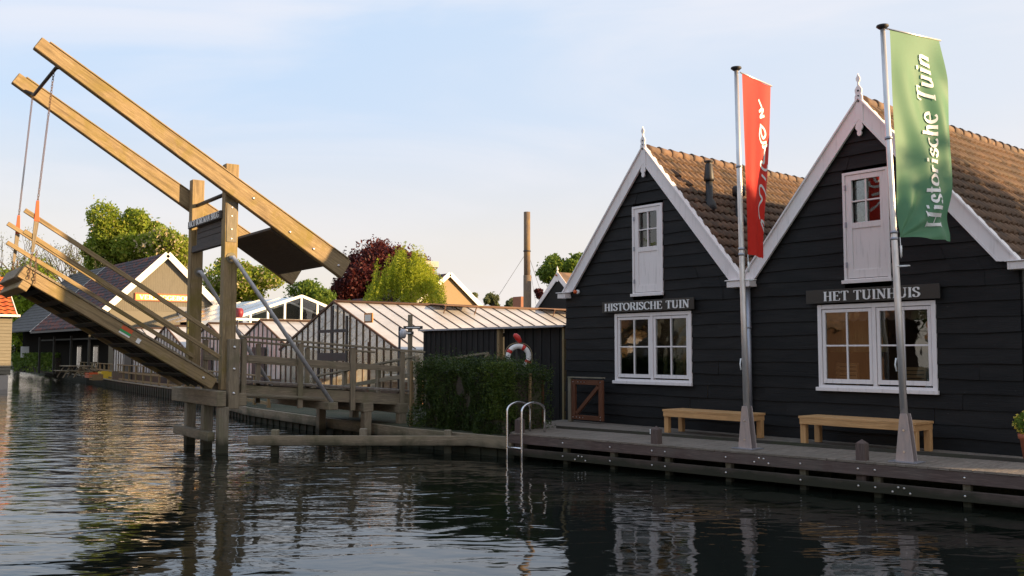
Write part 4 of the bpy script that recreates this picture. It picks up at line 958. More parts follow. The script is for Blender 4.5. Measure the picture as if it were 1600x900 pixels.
# raised deck leaf
dl = (B(-.19, 0, 1.60)-B(-3.85, 0, 3.77)).normalized(); ul = Vector((0, 0, 1))-dl*dl.z; ul.normalize()
def Lf(s, v, h): return B(-3.85, 0, 3.77)+BV*v+dl*s+ul*h   # s from tip, 0..4.34
LL = 4.22
def lbox(m, s0, s1, v0, v1, h0, h1): m.hexa([Lf(s, v, h) for h in (h0, h1) for v in (v0, v1) for s in (s0, s1)])
bp('leaf_edge_beam', 'oak', lambda m: lbox(m, 0, LL, -.06, .075, -.27, -.03), .012)
bp('leaf_edge_beam', 'oak', lambda m: lbox(m, 0, LL, -2.20, -2.065, -.27, -.03), .012)
for v in (-1.6, -1.05, -.55): bp('leaf_stringer', 'dark_wood', lambda m: lbox(m, .2, LL, v, v+.08, -.25, -.032), 0)
bp('leaf_deck_planks', 'grey_wood', lambda m: [lbox(m, .02+i*.142, .02+i*.142+.134, -2.23, .10, -.028, .012) for i in range(29)], 0)
bp('leaf_end_beam', 'grey_wood', lambda m: lbox(m, -.03, .24, -2.06, -.065, -.30, -.035), .012)
bp('leaf_lift_beam', 'oak', lambda m: lbox(m, .10, .27, -2.32, .16, -.44, -.285), .012)
bp('underside_boards', 'dark_wood', lambda m: [lbox(m, .4+i*.4, .4+i*.4+.12, -2.06, -.07, -.272, -.252) for i in range(9)], 0)
m = MB(); lbox(m, 2.05, 2.28, .0752, .079, -.13, -.055); m.build('red_label', M['red_plate'], br)
m = MB(); lbox(m, 2.05, 2.28, .0752, .079, -.18, -.134); m.build('green_label', M['green_label'], br)
m = MB(); lbox(m, 2.05, 2.28, .0752, .079, -.215, -.184); m.build('white_label', M['letter'], br)
m = MB(); lbox(m, 2.42, 2.50, .0752, .09, -.22, -.13); m.build('small_box', M['letter'], br)
bolts([Lf(3.95, .076, -.15)], br)
for v in (.055, -2.15):
    for (ua, za), (ub, zb) in (((-3.90, 4.78), (-.2, 2.45)), ((-3.90, 4.39), (-.05 if v < -1 else -.2, 2.04))):
        bp('leaf_handrail', 'oak', lambda m: m.bar(B(ua, v, za), B(ub, v, zb), .055, .085), .006)
for z in (2.55, 2.72): bp('yellow_stripe', 'yellow', lambda m: bbox(m, -.156, -.1515, -2.36, -2.27, z, z+.13), 0)
bp('inner_yellow_block', 'oak', lambda m: bbox(m, -.05, .12, -2.258, -2.02, 4.565, 4.96), .004)
# steel braces
def brace(v, v2, ut, zt_, ub, zb):
    a, c = B(ut, v, zt_), B(ub, v2, zb); d = (c-a).normalized()
    m = MB(); m.tube([a-BV*.06+BU*-.02, a+BV*.05, a+BV*.07+d*.12, c], .044, 14); m.build('steel_brace', M['steel'], br)
    m = MB(); m.lathe([(.11, 0), (.11, .012)], B(ut, v-.068, zt_), 20, BV); m.build('brace_flange', M['stone_wood'], br)
brace(.13, .50, 0, 4.12, 2.12, 1.06); brace(-2.20, -2.68, .05, 3.98, 2.12, 1.10)
# fixed approach span
def dz(u): return 1.535-.075*(u-.25)
U0, U1 = .345, 4.30
ap = thing('bridge_ramp', 'fixed timber approach ramp with post and rail balustrades between the drawbridge and the bank', 'footbridge', B(2.5, -.8, 1))
for v in (-.01, -2.36): bp('side_beam', 'grey_wood', lambda m: m.bar(B(U0, v, dz(U0)-.20), B(U1, v, dz(U1)-.20), .10, .26), .01, ap)
bp('ramp_planks', 'deck_wood', lambda m: [m.bar(B(U0+i*.15+.07, -2.44, dz(U0+i*.15)), B(U0+i*.15+.07, .09, dz(U0+i*.15)), .142, .045) for i in range(27)], 0, ap)
bp('outrigger_beam', 'grey_wood', lambda m: bbox(m, 2.02, 2.24, -2.85, .56, .90, 1.06), .01, ap)
bp('low_rub_rail', 'stone_wood', lambda m: m.bar(B(.2, .11, 1.27), B(2.1, .16, 1.13), .05, .05), .006, ap)
for v, sgn in ((.085, 1), (-2.46, -1)):
    for u in (.30, 1.56, 2.81, 4.07):
        bp('rail_post', 'grey_wood', lambda m: bbox(m, u-.055, u+.055, v-.04, v+.04, dz(u)-.50, dz(u)+.905), .006, ap)
    bp('top_rail', 'grey_wood', lambda m: m.bar(B(.2, v, dz(.2)+.94), B(4.65, v, dz(4.65)+.94), .15, .045), .006, ap)
    bp('mid_rail', 'grey_wood', lambda m: m.bar(B(.25, v-.06*sgn, dz(.25)+.50), B(4.15, v-.06*sgn, dz(4.15)+.50), .04, .13), .006, ap)
bp('trestle_beam', 'grey_wood', lambda m: bbox(m, 3.95, 4.2, -2.6, .16, .74, .955), .01, ap); bp('trestle_beam', 'grey_wood', lambda m: bbox(m, 3.05, 3.3, -2.6, .16, .80, 1.0), .01, ap)
for u in (3.98, 3.08):
    for v in (-2.5, -.05): bp('trestle_post', 'grey_wood', lambda m: bbox(m, u, u+.18, v, v+.2, .0, .9 if u < 4 else .72), .01, ap)
# sloping railing beside the landing, behind the ramp
def railing(name, label, pts, zf, hs, posts, w=.10, mat='grey_wood', group=None, cat='railing'):
    t = thing(name, label, cat, (*pts[0], zf(0)), group); P = [Vector((x, y, 0)) for x, y in pts]; L = [0]
    for a, c in zip(P, P[1:]): L.append(L[-1]+(c-a).length)
    def at(s):
        for i in range(len(P)-1):
            if s <= L[i+1]+1e-6: return P[i].lerp(P[i+1], (s-L[i])/(L[i+1]-L[i]))
        return P[-1]
    n = max(1, int(L[-1]/posts)); H = max(hs)
    for i in range(n+1):
        s = L[-1]*i/n; p = at(s); z = zf(s); m = MB(); m.bar((p.x, p.y, z-.25), (p.x, p.y, z+H-.02), w, w); m.build('post', M[mat], t, .005)
    for h in hs:
        m = MB()
        for i in range(len(P)-1): m.bar(P[i]+Vector((0, 0, zf(L[i])+h)), P[i+1]+Vector((0, 0, zf(L[i+1])+h)), (w*1.2 if h == H else w*.45), (w*.5 if h == H else w*1.1))
        m.build('rail', M[mat], t, .004)
    return t
e0 = B(5.4, -1.3, 0); 
railing('ramp_railing', 'sloping timber railing of the side ramp that climbs to the bridge landing from the left', [(-25.6, 13.6), (-19.9, 13.5)], lambda s: .45+.125*s*.9, (.5, .95), 1.9)
railing('ramp_railing', 'second sloping timber railing beside the signpost, right of the paired posts', [(-20.6, 14.3), (-17.9, 14.2)], lambda s: .93+.09*s, (.5, .95), 1.3)
# long quay railing at the left
qp = [(-26.0, 12.35), (-33, 13.75), (-41, 15.35), (-52, 16.65), (-66, 18.7), (-84, 21.1)]
railing('quay_railing', 'long brown post and rail fence along the quay at the left, running behind the bridge', qp, lambda s: GZ, (.12, .52, .92), 1.75, .09, 'stake')

# fender in the water
t = thing('mooring_fender', 'low grey fender beam on three short piles in the water in front of the hedge', 'fender', (-16.5, 10, WZ))
a, c = Vector((-17.95, 8.1, 0)), Vector((-15.05, 11.65, 0)); d = (c-a).normalized(); nn = Vector((d.y, -d.x, 0))
m = MB(); m.bar(a+Vector((0, 0, .37)), c+Vector((0, 0, .36)), .09, .20); m.build('fender_beam', M['grey_wood'], t, .01)
for f, h in ((.11, .58), (.50, .60), (.875, .57)):
    p = a.lerp(c, f)-nn*.13; m = MB(); m.bar((p.x, p.y, -1), (p.x, p.y, h), .15, .15, d); m.build('fender_pile', M['stone_wood'], t, .015)

# ------------------------------------------------------------------ hedge
def hedge():
    t = thing('conifer_hedge', 'dense dark green conifer hedge between the bridge ramp and the timber deck', 'hedge', (-16, 12.4, GZ))
    def fn(g, n):
        u = g.uniform(0, 1, n); x = -17.45+u*3.25; top = 1.84+.07*np.sin(x*4)+.06*np.sin(x*9.3+1)+.05*np.sin(x*23)+.04*np.sin(x*41)-.12*(u > .9); yf = 11.68+(x+17.4)*.045; yb = yf+1.25
        face = g.uniform(0, 1, n); z = .5+g.uniform(0, 1, n)*(top-.5); d = np.abs(g.normal(0, .07, n)); bul = .10*np.sin(x*5+z*2)+.07*np.sin(z*6+x*3)+.05*np.sin(x*13-z*5)
        y = np.where(face < .6, yf+d-bul+.05, yf+g.uniform(0, 1, n)*(yb-yf)); z = np.where(face >= .72, top-d*.8+g.exponential(.05, n), z)
        m_ = (face >= .6) & (face < .72); x = np.where(m_, np.where(g.uniform(0, 1, n) < .5, -17.45+d, -14.2-d), x)
        return np.stack([x, y, z], 1)
    leaf_obj('foliage', leaves(42000, fn, .028, 11, .42), M['hedge'], t)
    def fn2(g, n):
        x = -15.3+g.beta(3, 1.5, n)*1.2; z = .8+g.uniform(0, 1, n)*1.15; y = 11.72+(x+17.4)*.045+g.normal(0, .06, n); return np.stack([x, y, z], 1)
    leaf_obj('fresh_shoots', leaves(5200, fn2, .026, 12, .42), M['hedge_lit'], t)  # leaves in the lit colour, brightening the right end of the hedge
    m = MB(); m.box(-17.25, -14.35, 11.95, 12.8, .45, 1.72); m.build('branch_core', M['bark'], t)
hedge()

# ------------------------------------------------------------------ greenhouses
def greenhouse(x0, x1, y0, y1, ez, rz, label, panew=.42, frame='bark_frame', grp='whitewashed greenhouses', door=False, roofmat='gh_roof', gz=.55, wallmat='gh_wall', rb=.6):
    xc = (x0+x1)/2; t = thing('greenhouse', label, 'greenhouse', (xc, y0, gz), grp); FM = M[frame]
    for sd in (-1, 1):
        m = MB(); xe = xc+sd*(x1-x0)/2; m.face([0, 1, 2, 3]); m.v = [Vector(p) for p in ((xc, y0, rz), (xe, y0, ez), (xe, y1, ez), (xc, y1, rz))]; rf = m.build('roof_glass', M[roofmat], t)
        m = MB(); n = int((y1-y0)/rb)
        for i in range(n+1): y = y0+(y1-y0)*i/n; m.bar((xc, y, rz+.015), (xe, y, ez+.015), .022, .03)
        m.build('glazing_bars', FM, rf)
        m = MB(); m.face([0, 1, 2, 3]); m.v = [Vector(p) for p in ((xe, y0, ez), (xe, y0, gz), (xe, y1, gz), (xe, y1, ez))]; m.build('side_wall', M['gh_side'], t)
    m = MB(); m.tube([(xc, y0-.03, rz+.05), (xc, y1, rz+.05)], .05, 8); m.build('ridge', M['clap_dark'], t)
    m = MB(); m.face([0, 1, 2, 3, 4]); m.v = [Vector(p) for p in ((x0, y0, gz), (x1, y0, gz), (x1, y0, ez), (xc, y0, rz), (x0, y0, ez))]; gb = m.build('gable_glass', M[wallmat], t)
    m = MB(); n = int((x1-x0)/panew)
    for i in range(n+1):
        x = x0+(x1-x0)*i/n; zt = ez+(rz-ez)*(1-abs(x-xc)/((x1-x0)/2)); m.box(x-.013, x+.013, y0-.035, y0+.03, gz, zt)
    m.box(x0, x1, y0-.045, y0-.036, gz, gz+.5)
    m.build('gable_bars', FM, gb)
    m = MB(); 
    for sd in (-1, 1): xe = xc+sd*((x1-x0)/2+.05); m.bar((xc, y0-.05, rz+.03), (xe, y0-.05, ez+.0), .05, .07)
    m.build('verge_boards', M['clap_dark'], t)
    m = MB(); m.box(x0, x1, y1-.02, y1, gz, ez); m.build('rear_wall', M['gh_rear'], t)
    if door:
        dx0, dx1 = xc-.95, xc+.95; zd = ez+(rz-ez)*.36; m = MB()
        for x in (dx0, xc, dx1): m.box(x-.05, x+.05, y0-.10, y0-.05, gz, ez+(rz-ez)*(1-abs(x-xc)/((x1-x0)/2))-.1 if x != xc else rz-.12)
        m.box(dx0+.05, xc-.05, y0-.10, y0-.05, zd, zd+.1); m.box(xc+.05, dx1-.05, y0-.10, y0-.05, zd, zd+.1)
        m.box(dx0+.05, xc-.05, y0-.10, y0-.05, 1.85, 2.12); m.box(xc+.05, dx1-.05, y0-.10, y0-.05, 1.85, 2.12)
        m.box(dx0+.05, xc-.05, y0-.10, y0-.05, gz+.05, gz+.45); m.box(xc+.05, dx1-.05, y0-.10, y0-.05, gz+.05, gz+.45); m.build('door', M['iron'], t, .003)
    return t
M['bark_frame'] = wood('dark_brown_glazing_bars', (.20, .13, .09), (.11, .07, .05), bump=.001)
M['clap_dark'] = wood('reddish_brown_frame', (.20, .11, .07), (.13, .075, .05), stain=(.15, .11, .07), stain_amt=.2)
for i_ in range(5):  # pale benches, added to brighten the gable glass from inside
    t = thing('potting_bench', 'whitewashed potting bench inside the big greenhouse, %s' % ['nearest the gable', 'second from the gable', 'third from the gable', 'fourth from the gable', 'farthest from the gable'][i_], 'bench', (-28, 17.2+2.4*i_, .5), 'potting benches in the big greenhouse')
    for a_, b_ in ((-31.4, -28.8), (-27.1, -24.5)):
        m = MB(); m.box(a_, b_, 16.4+2.4*i_, 17.5+2.4*i_, 1.2, 1.28); m.build('bench_top', M['cream'], t); m = MB(); m.box(a_+.1, b_-.1, 16.9+2.4*i_, 17.0+2.4*i_, .5, 1.199); m.build('trestle', M['bench'], t)
greenhouse(-31.9, -24.0, 15.6, 30.5, 2.23, 3.82, 'big whitewashed greenhouse with dark double doors in its gable, behind the bridge ramp', .40, door=True)
labs = ['small greenhouse gable with a dark open doorway, just right of the near bridge post', 'small greenhouse gable hidden behind the bridge posts', 'small greenhouse gable seen above the raised bridge handrails', 'farthest small greenhouse gable, left of the others beside the auction hall']
for i, xc in enumerate((-37.1, -42.7, -48.3, -53.9)):
    greenhouse(xc-2.78, xc+2.78, 17.2, 31, 2.27, 3.46, labs[i], .40, wallmat='gh_small')
    if True:
        m = MB(); m.box(xc-.62, xc+.62, 17.10, 17.15, .55, 2.35); m.build('door_opening', M['iron'], [o for o in col.objects if o.get('label') == labs[i]][0])  # solid dark panel, stands in for the shade inside an open doorway
# roof vents propped open on the big one
for y, lab in ((19.5, 'propped-open roof vent of the big greenhouse, nearer one'), (24.8, 'propped-open roof vent of the big greenhouse, farther one')):
    xc = -27.95; m = MB(); m.hexa([Vector(p) for p in ((xc, y, 3.86), (xc, y+1.6, 3.86), (xc+.9, y, 3.80), (xc+.9, y+1.6, 3.80), (xc, y, 3.89), (xc, y+1.6, 3.89), (xc+.9, y, 3.83), (xc+.9, y+1.6, 3.83))])
    m.bar((xc+.85, y+.1, 3.8), (xc+.7, y+.1, 3.5), .03, .03); m.bar((xc+.85, y+1.5, 3.8), (xc+.7, y+1.5, 3.5), .03, .03)
    o = m.build('roof_vent_flap', M['clap_dark'], [o for o in col.objects if (o.get('label') or '').startswith('big white')][0])
# taller white greenhouse, ridge along X
def white_gh():
    x1, x0, y0, y1, ez, rz = -51.2, -66, 22.0, 30.6, 4.05, 5.5; yc = (y0+y1)/2+.0
    t = thing('greenhouse', 'tall white-framed greenhouse with a pale blue roof behind the small ones', 'greenhouse', (x1, yc, .55), 'whitewashed greenhouses')
    for sd in (-1, 1):
        ye = yc+sd*(y1-y0)/2; m = MB(); m.face([0, 1, 2, 3]); m.v = [Vector(p) for p in ((x1, yc, rz), (x1, ye, ez), (x0, ye, ez), (x0, yc, rz))]; rf = m.build('roof_glass', M['gh_blue'], t)
        m = MB(); [m.bar((x, yc, rz+.03), (x, ye, ez+.03), .03, .03) for x in np.linspace(x0, x1, 6)]; m.bar((x1+.05, yc, rz+.02), (x1+.05, ye, ez), .08, .16); m.build('glazing_bars', M['cream'], rf)
        m = MB(); m.face([0, 1, 2, 3]); m.v = [Vector(p) for p in ((x1, ye, ez), (x1, ye, .5), (x0, ye, .5), (x0, ye, ez))]; m.build('side_wall', M['gh_wall'], t)
    m = MB(); m.face([0, 1, 2, 3, 4]); m.v = [Vector(p) for p in ((x1-.03, y0, .5), (x1-.03, y1, .5), (x1-.03, y1, ez), (x1-.03, yc, rz), (x1-.03, y0, ez))]; g = m.build('gable_glass', M['glass'], t)
    m = MB()
    for i, y in enumerate(np.linspace(y0, y1, 9)):
        zt = ez+(rz-ez)*(1-abs(y-yc)/((y1-y0)/2)); m.box(x1-.02, x1+.06, y-.06, y+.06, .5, zt)
    m.box(x1-.02, x1+.05, y0, y1, ez-.09, ez+.05); m.bar((x1-1.5, y0+1, ez), (x1-1.5, yc, rz-.3), .08, .1); m.bar((x1-1.5, y1-1, ez), (x1-1.5, yc, rz-.3), .08, .1); m.build('gable_frame', M['cream'], g)
white_gh()

# ------------------------------------------------------------------ auction hall (khaki boards, dark roof)
def hall():
    X = -65.8; y0, y1, yc = 17.9, 28.9, 23.3; ez, rz = 3.75, 9.05; x2 = -90; xs = -79.5
    t = thing('auction_hall', 'khaki boarded hall with white verges and dark slate roof behind the bridge', 'building', (X, yc, .55))
    z_at = lambda y: rz-(rz-ez)*abs(y-yc)/(yc-y0 if y < yc else y1-yc)
    m = MB(); n = 74; yw0 = 19.6
    for i in range(n):
        ya, yb = yw0+(y1-.4-yw0)*i/n, yw0+(y1-.4-yw0)*(i+.86)/n; 
        m.v += [Vector((X+.03, ya, 5.0)), Vector((X+.03, yb, 5.0)), Vector((X+.03, yb, z_at(yb)-.05)), Vector((X+.03, ya, z_at(ya)-.05))]; k = len(m.v)-4
        if min(z_at(ya), z_at(yb)) > 5.1: m.face([k, k+1, k+2, k+3], [(5, ya), (5, yb), (9, yb), (9, ya)])
    m.face([len(m.v)+i for i in range(5)]); m.v += [Vector((X, yw0, .5)), Vector((X, y1-.3, .5)), Vector((X, y1-.3, z_at(y1-.3))), Vector((X, yc, rz-.02)), Vector((X, yw0, z_at(yw0)))]
    m.build('gable_wall', M['khaki'], t)
    m = MB(); m.box(x2, X-.01, yw0, yw0+.12, .5, 5.2); m.build('side_wall', M['veranda'], t)
    m = MB(); m.box(xs, X, y0+.6, yw0-.01, 3.0, 3.1); m.build('veranda_ceiling', M['dark_wood'], t)
    for k, (xa, xb, mt) in enumerate(((xs, X+.35, 'tile_dark'), (x2, xs, 'tile_grey'))):
        for sd, ye in ((-1, y0), (1, y1)):
            m = MB(); nr = 20
            for r_ in range(nr):
                f0, f1 = r_/nr, (r_+1)/nr; yo = lambda f: yc+(ye-yc)*f; zo = lambda f: rz+.06-(rz-ez)*f
                m.hexa([Vector((x, yo(f), zo(f)+dz_)) for dz_ in (-.1, 0) for f, up in ((f0, 0), (f1, .05)) for x in (xa, xb)])
                for q in (4, 5, 6, 7): pass
                for q in range(-8, 0): 
                    if q in (-6, -5, -2, -1): m.v[q] = m.v[q]+Vector((0, 0, .045))
            m.build('roof', M[mt], t)
    for xx, ends in ((X+.37, (y0-.05, y1+.05)), (xs, (y0-.05,))):
        for ye in ends:
            m = MB(); zz = ez-.02; m.bar((xx, yc, rz-.05), (xx, ye, zz-.08), .06, .42 if xx > -70 else .22); m.build('bargeboard', M['cream'], t)
    m = MB(); m.box(xs, X+.3, y0-.08, y0+.02, ez-.17, ez-.02); m.build('eaves_board', M['iron'], t)
    for x in (-66.2, -70.5, -75, -79.2):
        m = MB(); m.box(x-.07, x+.07, y0+.5, y0+.64, .5, 3.3); m.build('veranda_post', M['dark_wood'], t)
    for x in (-68.5, -72.5):
        m = MB(); m.box(x-.6, x+.6, yw0-.05, yw0-.011, .9, 2.6); w_ = m.build('window', M['stone_wood'], t); m = MB(); m.box(x-.5, x+.5, yw0-.06, yw0-.052, 1.0, 2.5); m.build('pane', M['glass'], w_)
    m = MB(); m.box(X+.035, X+.10, 24.2, 25.6, 3.0, 5.35); m.build('shutter', paint('grey_shutter', (.16, .17, .19), .6), t)
    s = thing('hall_sign', 'yellow-framed sign VEILINGGEBOUW on the khaki hall gable', 'sign', (X+.1, 23.6, 5.6))
    m = MB(); m.box(X+.04, X+.10, 21.25, 25.75, 5.72, 6.18); m.build('board', M['yellow'], s)
    m = MB(); [m.box(X+.095, X+.125, *q) for q in ((21.2, 25.8, 5.68, 5.76), (21.2, 25.8, 6.14, 6.22), (21.2, 21.28, 5.76, 6.14), (25.72, 25.8, 5.76, 6.14))]; m.build('frame', M['terracotta'], s)
    m = MB(); add_text(m, 'VEILINGGEBOUW', (X+.101, 21.5, 5.80), (0, 1, 0), (0, 0, 1), (1, 0, 0), .28, 4.0, .02, .26, .15); m.build('lettering', M['cream'], s)
hall()

# boathouse at the far left, standing in the water
def boathouse():
    X = -57.2; y1 = 11.9; y0 = 4.0; ez = 4.15; t = thing('boathouse', 'tan boarded boathouse with an orange-red tiled roof standing in the water at the left edge', 'boathouse', (X-3, 8, WZ))
    m = MB(); m.box(X-6, X-.02, y0, y1, .9, ez)
    z = .95
    while z < ez: m.hexa([Vector((x, y, zz)) for zz in (z, z+.17) for y in (y1-1.3, y1) for x in (X-.02, X+.03 if zz == z else X)]); z += .185
    m.build('wall', M['khaki'], t)
    m = MB(); m.box(X-6, X+.0, y0, y1-.1, -1, .88); m.build('plinth', M['concrete'], t)
    m = MB(); m.box(X+.031, X+.06, y1-1.42, y1-1.28, .9, ez); m.build('corner_board', M['cream'], t); 
    m = MB(); m.box(X-.01, X+.03, y0+1, y1-1.45, .95, 3.9); m.build('door', M['red_plate'], t)
    m = MB(); N = 60; nr = 10
    for sd in (1, -1):
        for r_ in range(nr):
            f0, f1 = r_/nr, (r_+1)/nr; m.grid(lambda a, b_: (X-3+sd*3.45*(f0+(f1-f0)*b_), y0-.3+(y1+.4-y0)*a, 6.5-2.3*(f0+(f1-f0)*b_)+.05*b_+.03*sin(a*N/3*2*pi)), N*2, 1)
    m.build('roof', M['tile_red'], t)
    m = MB(); m.box(X+.38, X+.46, y0, y1+.3, 4.08, 4.2); m.bar((X-3, y1+.15, 6.45), (X+.45, y1+.15, 4.12), .04, .16); m.build('verge_and_gutter', M['cream'], t)
    m = MB(); m.v = [Vector(p) for p in ((X-6, y1, ez), (X, y1, ez), (X-3, y1, 6.25))]; m.face([0, 1, 2]); m.build('gable', M['khaki'], t)
boathouse()

# distant gable house with chimney behind the willow
def far_house():
    D = 75; a = spot(640, D); X = -58.5
    # gable faces the camera side (+X), ridge runs along X
    p = spot(700, 74); X = p.x; yc = p.y+.0; t = thing('gabled_house', 'distant natural clapboard gable with cream verges and a chimney beside the willow', 'house', (X, yc, .5))
    rz = zat(429, 74); ez = zat(474, 74)-.6; hw = 3.6
    m = MB(); m.v = [Vector(q) for q in ((X, yc-hw, .5), (X, yc+hw, .5), (X, yc+hw, ez), (X, yc, rz), (X, yc-hw, ez))]; m.face([0, 1, 2, 3, 4]); m.build('gable_wall', M['clap'], t)
    for sd in (-1, 1):
        m = MB(); m.hexa([Vector((x, yc+sd*(hw+.2)*f, rz+.1-(rz-ez+.2)*f+q)) for q in (-.1, 0) for f in (0, 1) for x in (X-7, X+.2)]); m.build('roof', M['tile_dark'], t)
        m = MB(); m.bar((X+.25, yc, rz+.05), (X+.25, yc+sd*(hw+.25), ez-.1), .08, .34); m.build('bargeboard', M['cream'], t)
    c = spot(664, 78); m = MB(); m.box(c.x-.7, c.x+.7, c.y-.45, c.y+.45, 4, zat(418, 78)); ch = m.build('chimney', M['brick'], t); m = MB(); m.box(c.x-.95, c.x+.95, c.y-.7, c.y+.7, zat(418, 78), zat(409, 78)); m.build('cowl', M['concrete'], ch)
    # second low roof to the left of the willow
    p = spot(590, 66); t = thing('low_house', 'low dark roof with a white verge seen left of the willow above the big greenhouse', 'house', (p.x, p.y, .5))
    m = MB(); z1 = zat(462, 66); m.hexa([Vector(q) for q in ((p.x-5, p.y-3, 3.2), (p.x+2, p.y-3, 3.2), (p.x-5, p.y+1, 3.2), (p.x+2, p.y+1, 3.2), (p.x-5, p.y+.9, z1), (p.x+2, p.y+.9, z1), (p.x-5, p.y+1, z1), (p.x+2, p.y+1, z1))]); m.build('roof', M['tile_dark'], t)
    m = MB(); m.box(p.x-5, p.x+1.9, p.y-2.7, p.y+1, .5, 3.2); m.build('wall', M['clap'], t); m = MB(); m.bar((p.x+2.05, p.y-3, 3.2), (p.x+2.05, p.y+1, z1), .06, .2); m.build('verge', M['white'], t)
far_house()
# small black gable with finial left of the near house
def small_gable():
    D = 46; p = spot(873, D); Y = p.y; xc = p.x; rz = zat(427, D); ez = zat(484, D); hw = 1.75
    t = thing('gabled_house', 'small distant black gable with white verges and finial just left of the near house', 'house', (xc, Y, .5))
    m = MB(); m.v = [Vector(q) for q in ((xc-hw, Y, .5), (xc+hw, Y, .5), (xc+hw, Y, ez), (xc, Y, rz), (xc-hw, Y, ez))]; m.face([0, 1, 2, 3, 4]); m.build('wall', M['black'], t)
    for sd in (-1, 1):
        m = MB(); m.hexa([Vector((xc+sd*(hw+.1)*f, y, rz+.06-(rz-ez+.1)*f+q)) for q in (-.06, 0) for f in (0, 1) for y in (Y, Y+4)]); m.build('roof', M['tile'], t)
        m = MB(); m.prism([(0, rz+.1), (sd*(hw+.12), ez), (sd*(hw-.12), ez), (0, rz-.28)][::sd], (xc, Y-.05, 0), (1, 0, 0), (0, 0, 1), .03); m.build('bargeboard', M['white'], t)
    m = MB(); m.box(xc-.05, xc+.05, Y-.10, Y-.07, rz-.42, rz+.12); m.lathe([(.02, 0), (.06, .08), (.03, .14), (.0, .25)], (xc, Y-.08, rz+.12), 10); m.build('finial', M['white'], t)
    m = MB(); m.lathe([(.05, 0), (.05, .06), (.02, .09)], (xc-.02, Y-.11, rz-.10), 12, (0, -1, 0)); m.build('lamp', M['terracotta'], t)
small_gable()

# chimney mast
D = 47; p = spot(824, D); zt_ = zat(330, D)
t = thing('chimney_mast', 'tall rusty pipe chimney rising above the greenhouse, with stay wires', 'chimney', (p.x, p.y, .5))
M['mast'] = wood('rusty_mast', (.30, .21, .13), (.16, .115, .08), stain=(.28, .18, .05), stain_amt=.5)
m = MB(); m.tube([(p.x, p.y, .5), (p.x, p.y, zat(430, D))], .20, 16); m.tube([(p.x-.02, p.y, zat(432, D)), (p.x-.02, p.y, zt_)], .165, 16); m.build('pipe', M['mast'], t)
m = MB(); m.tube([(p.x-.02, p.y, zat(393, D)), (p.x-.02, p.y, zat(391, D))], .19, 14); q = Vector((p.x, p.y, zat(392, D)))
for e in (spot(740, 46, 3.0), spot(862, 50, 3.6), spot(846, 60, 3.0)): m.tube([q, e], .009, 4)
m.build('stay_wires', M['iron'], t)
p = spot(814, 52); m = MB(); m.box(p.x-.35, p.x+.35, p.y-.3, p.y+.3, 3, zat(464, 52)); tag(m.build('brick_chimney', M['brick']), 'small brick chimney stub just left of the pipe chimney', 'chimney')

# signposts
def signpost():
    p = spot(641, 27.5); t = thing('signpost', 'wooden signpost with two dark direction boards above the ramp railing', 'signpost', (p.x, p.y, .5))
    m = MB(); m.bar((p.x, p.y, .5), (p.x, p.y, zat(492, 27.5)), .10, .10); m.build('post', M['grey_wood'], t)
    for y0_, x0_, x1_ in ((512, 631, 661), (520.5, 630, 647)):
        a = spot(x0_, 27.5); c = spot(x1_, 27.5); z = zat(y0_, 27.5); m = MB(); d = (c-a).normalized(); n_ = Vector((d.y, -d.x, 0)); m.bar(Vector((a.x, a.y, z))+n_*.08, Vector((c.x, c.y, z))+n_*.08, .03, .09); b_ = m.build('direction_board', M['iron'], t)
        m = MB(); m.bar(Vector((a.x, a.y, z))+n_*.098+d*.08, Vector((c.x, c.y, z))+n_*.098-d*.08, .004, .03); m.build('lettering', M['letter'], b_)
    p = spot(624.5, 26.5); t = thing('lamp_post', 'dark slim post with a round grey lamp head left of the signpost', 'lamp', (p.x, p.y, .5)); m = MB(); m.tube([(p.x, p.y, .5), (p.x, p.y, zat(511, 26.5))], .035, 8); m.build('post', M['iron'], t)
    m = MB(); m.lathe([(.05, 0), (.09, .05), (.10, .2), (.05, .27)], (p.x+.1, p.y+.05, zat(529, 26.5)), 12); m.build('lamp_head', M['steel'], t)
    # orange framed notice on a stand in front of the big greenhouse
    p = spot(576, 29); t = thing('notice_board', 'small orange-framed notice on a stand in front of the big greenhouse gable', 'sign', (p.x, p.y, .5))
    d = Vector((cos(R(5)), sin(R(5)), 0)); z = zat(527, 29); m = MB(); m.bar(p-d*.22+Vector((0, 0, z)), p+d*.22+Vector((0, 0, z)), .03, .30); m.build('frame', plain('orange_frame', (.62, .25, .06), .6), t)
    q = p-Vector((0, 1, 0))*.02; m = MB(); m.bar(q-d*.15+Vector((0, 0, z)), q+d*.15+Vector((0, 0, z)), .004+.03, .2); m.build('sheet', M['cream'], t)
    m = MB(); m.bar((p.x, p.y, .5), (p.x, p.y, z-.15), .04, .04); m.build('stand', M['clap_dark'], t)
signpost()
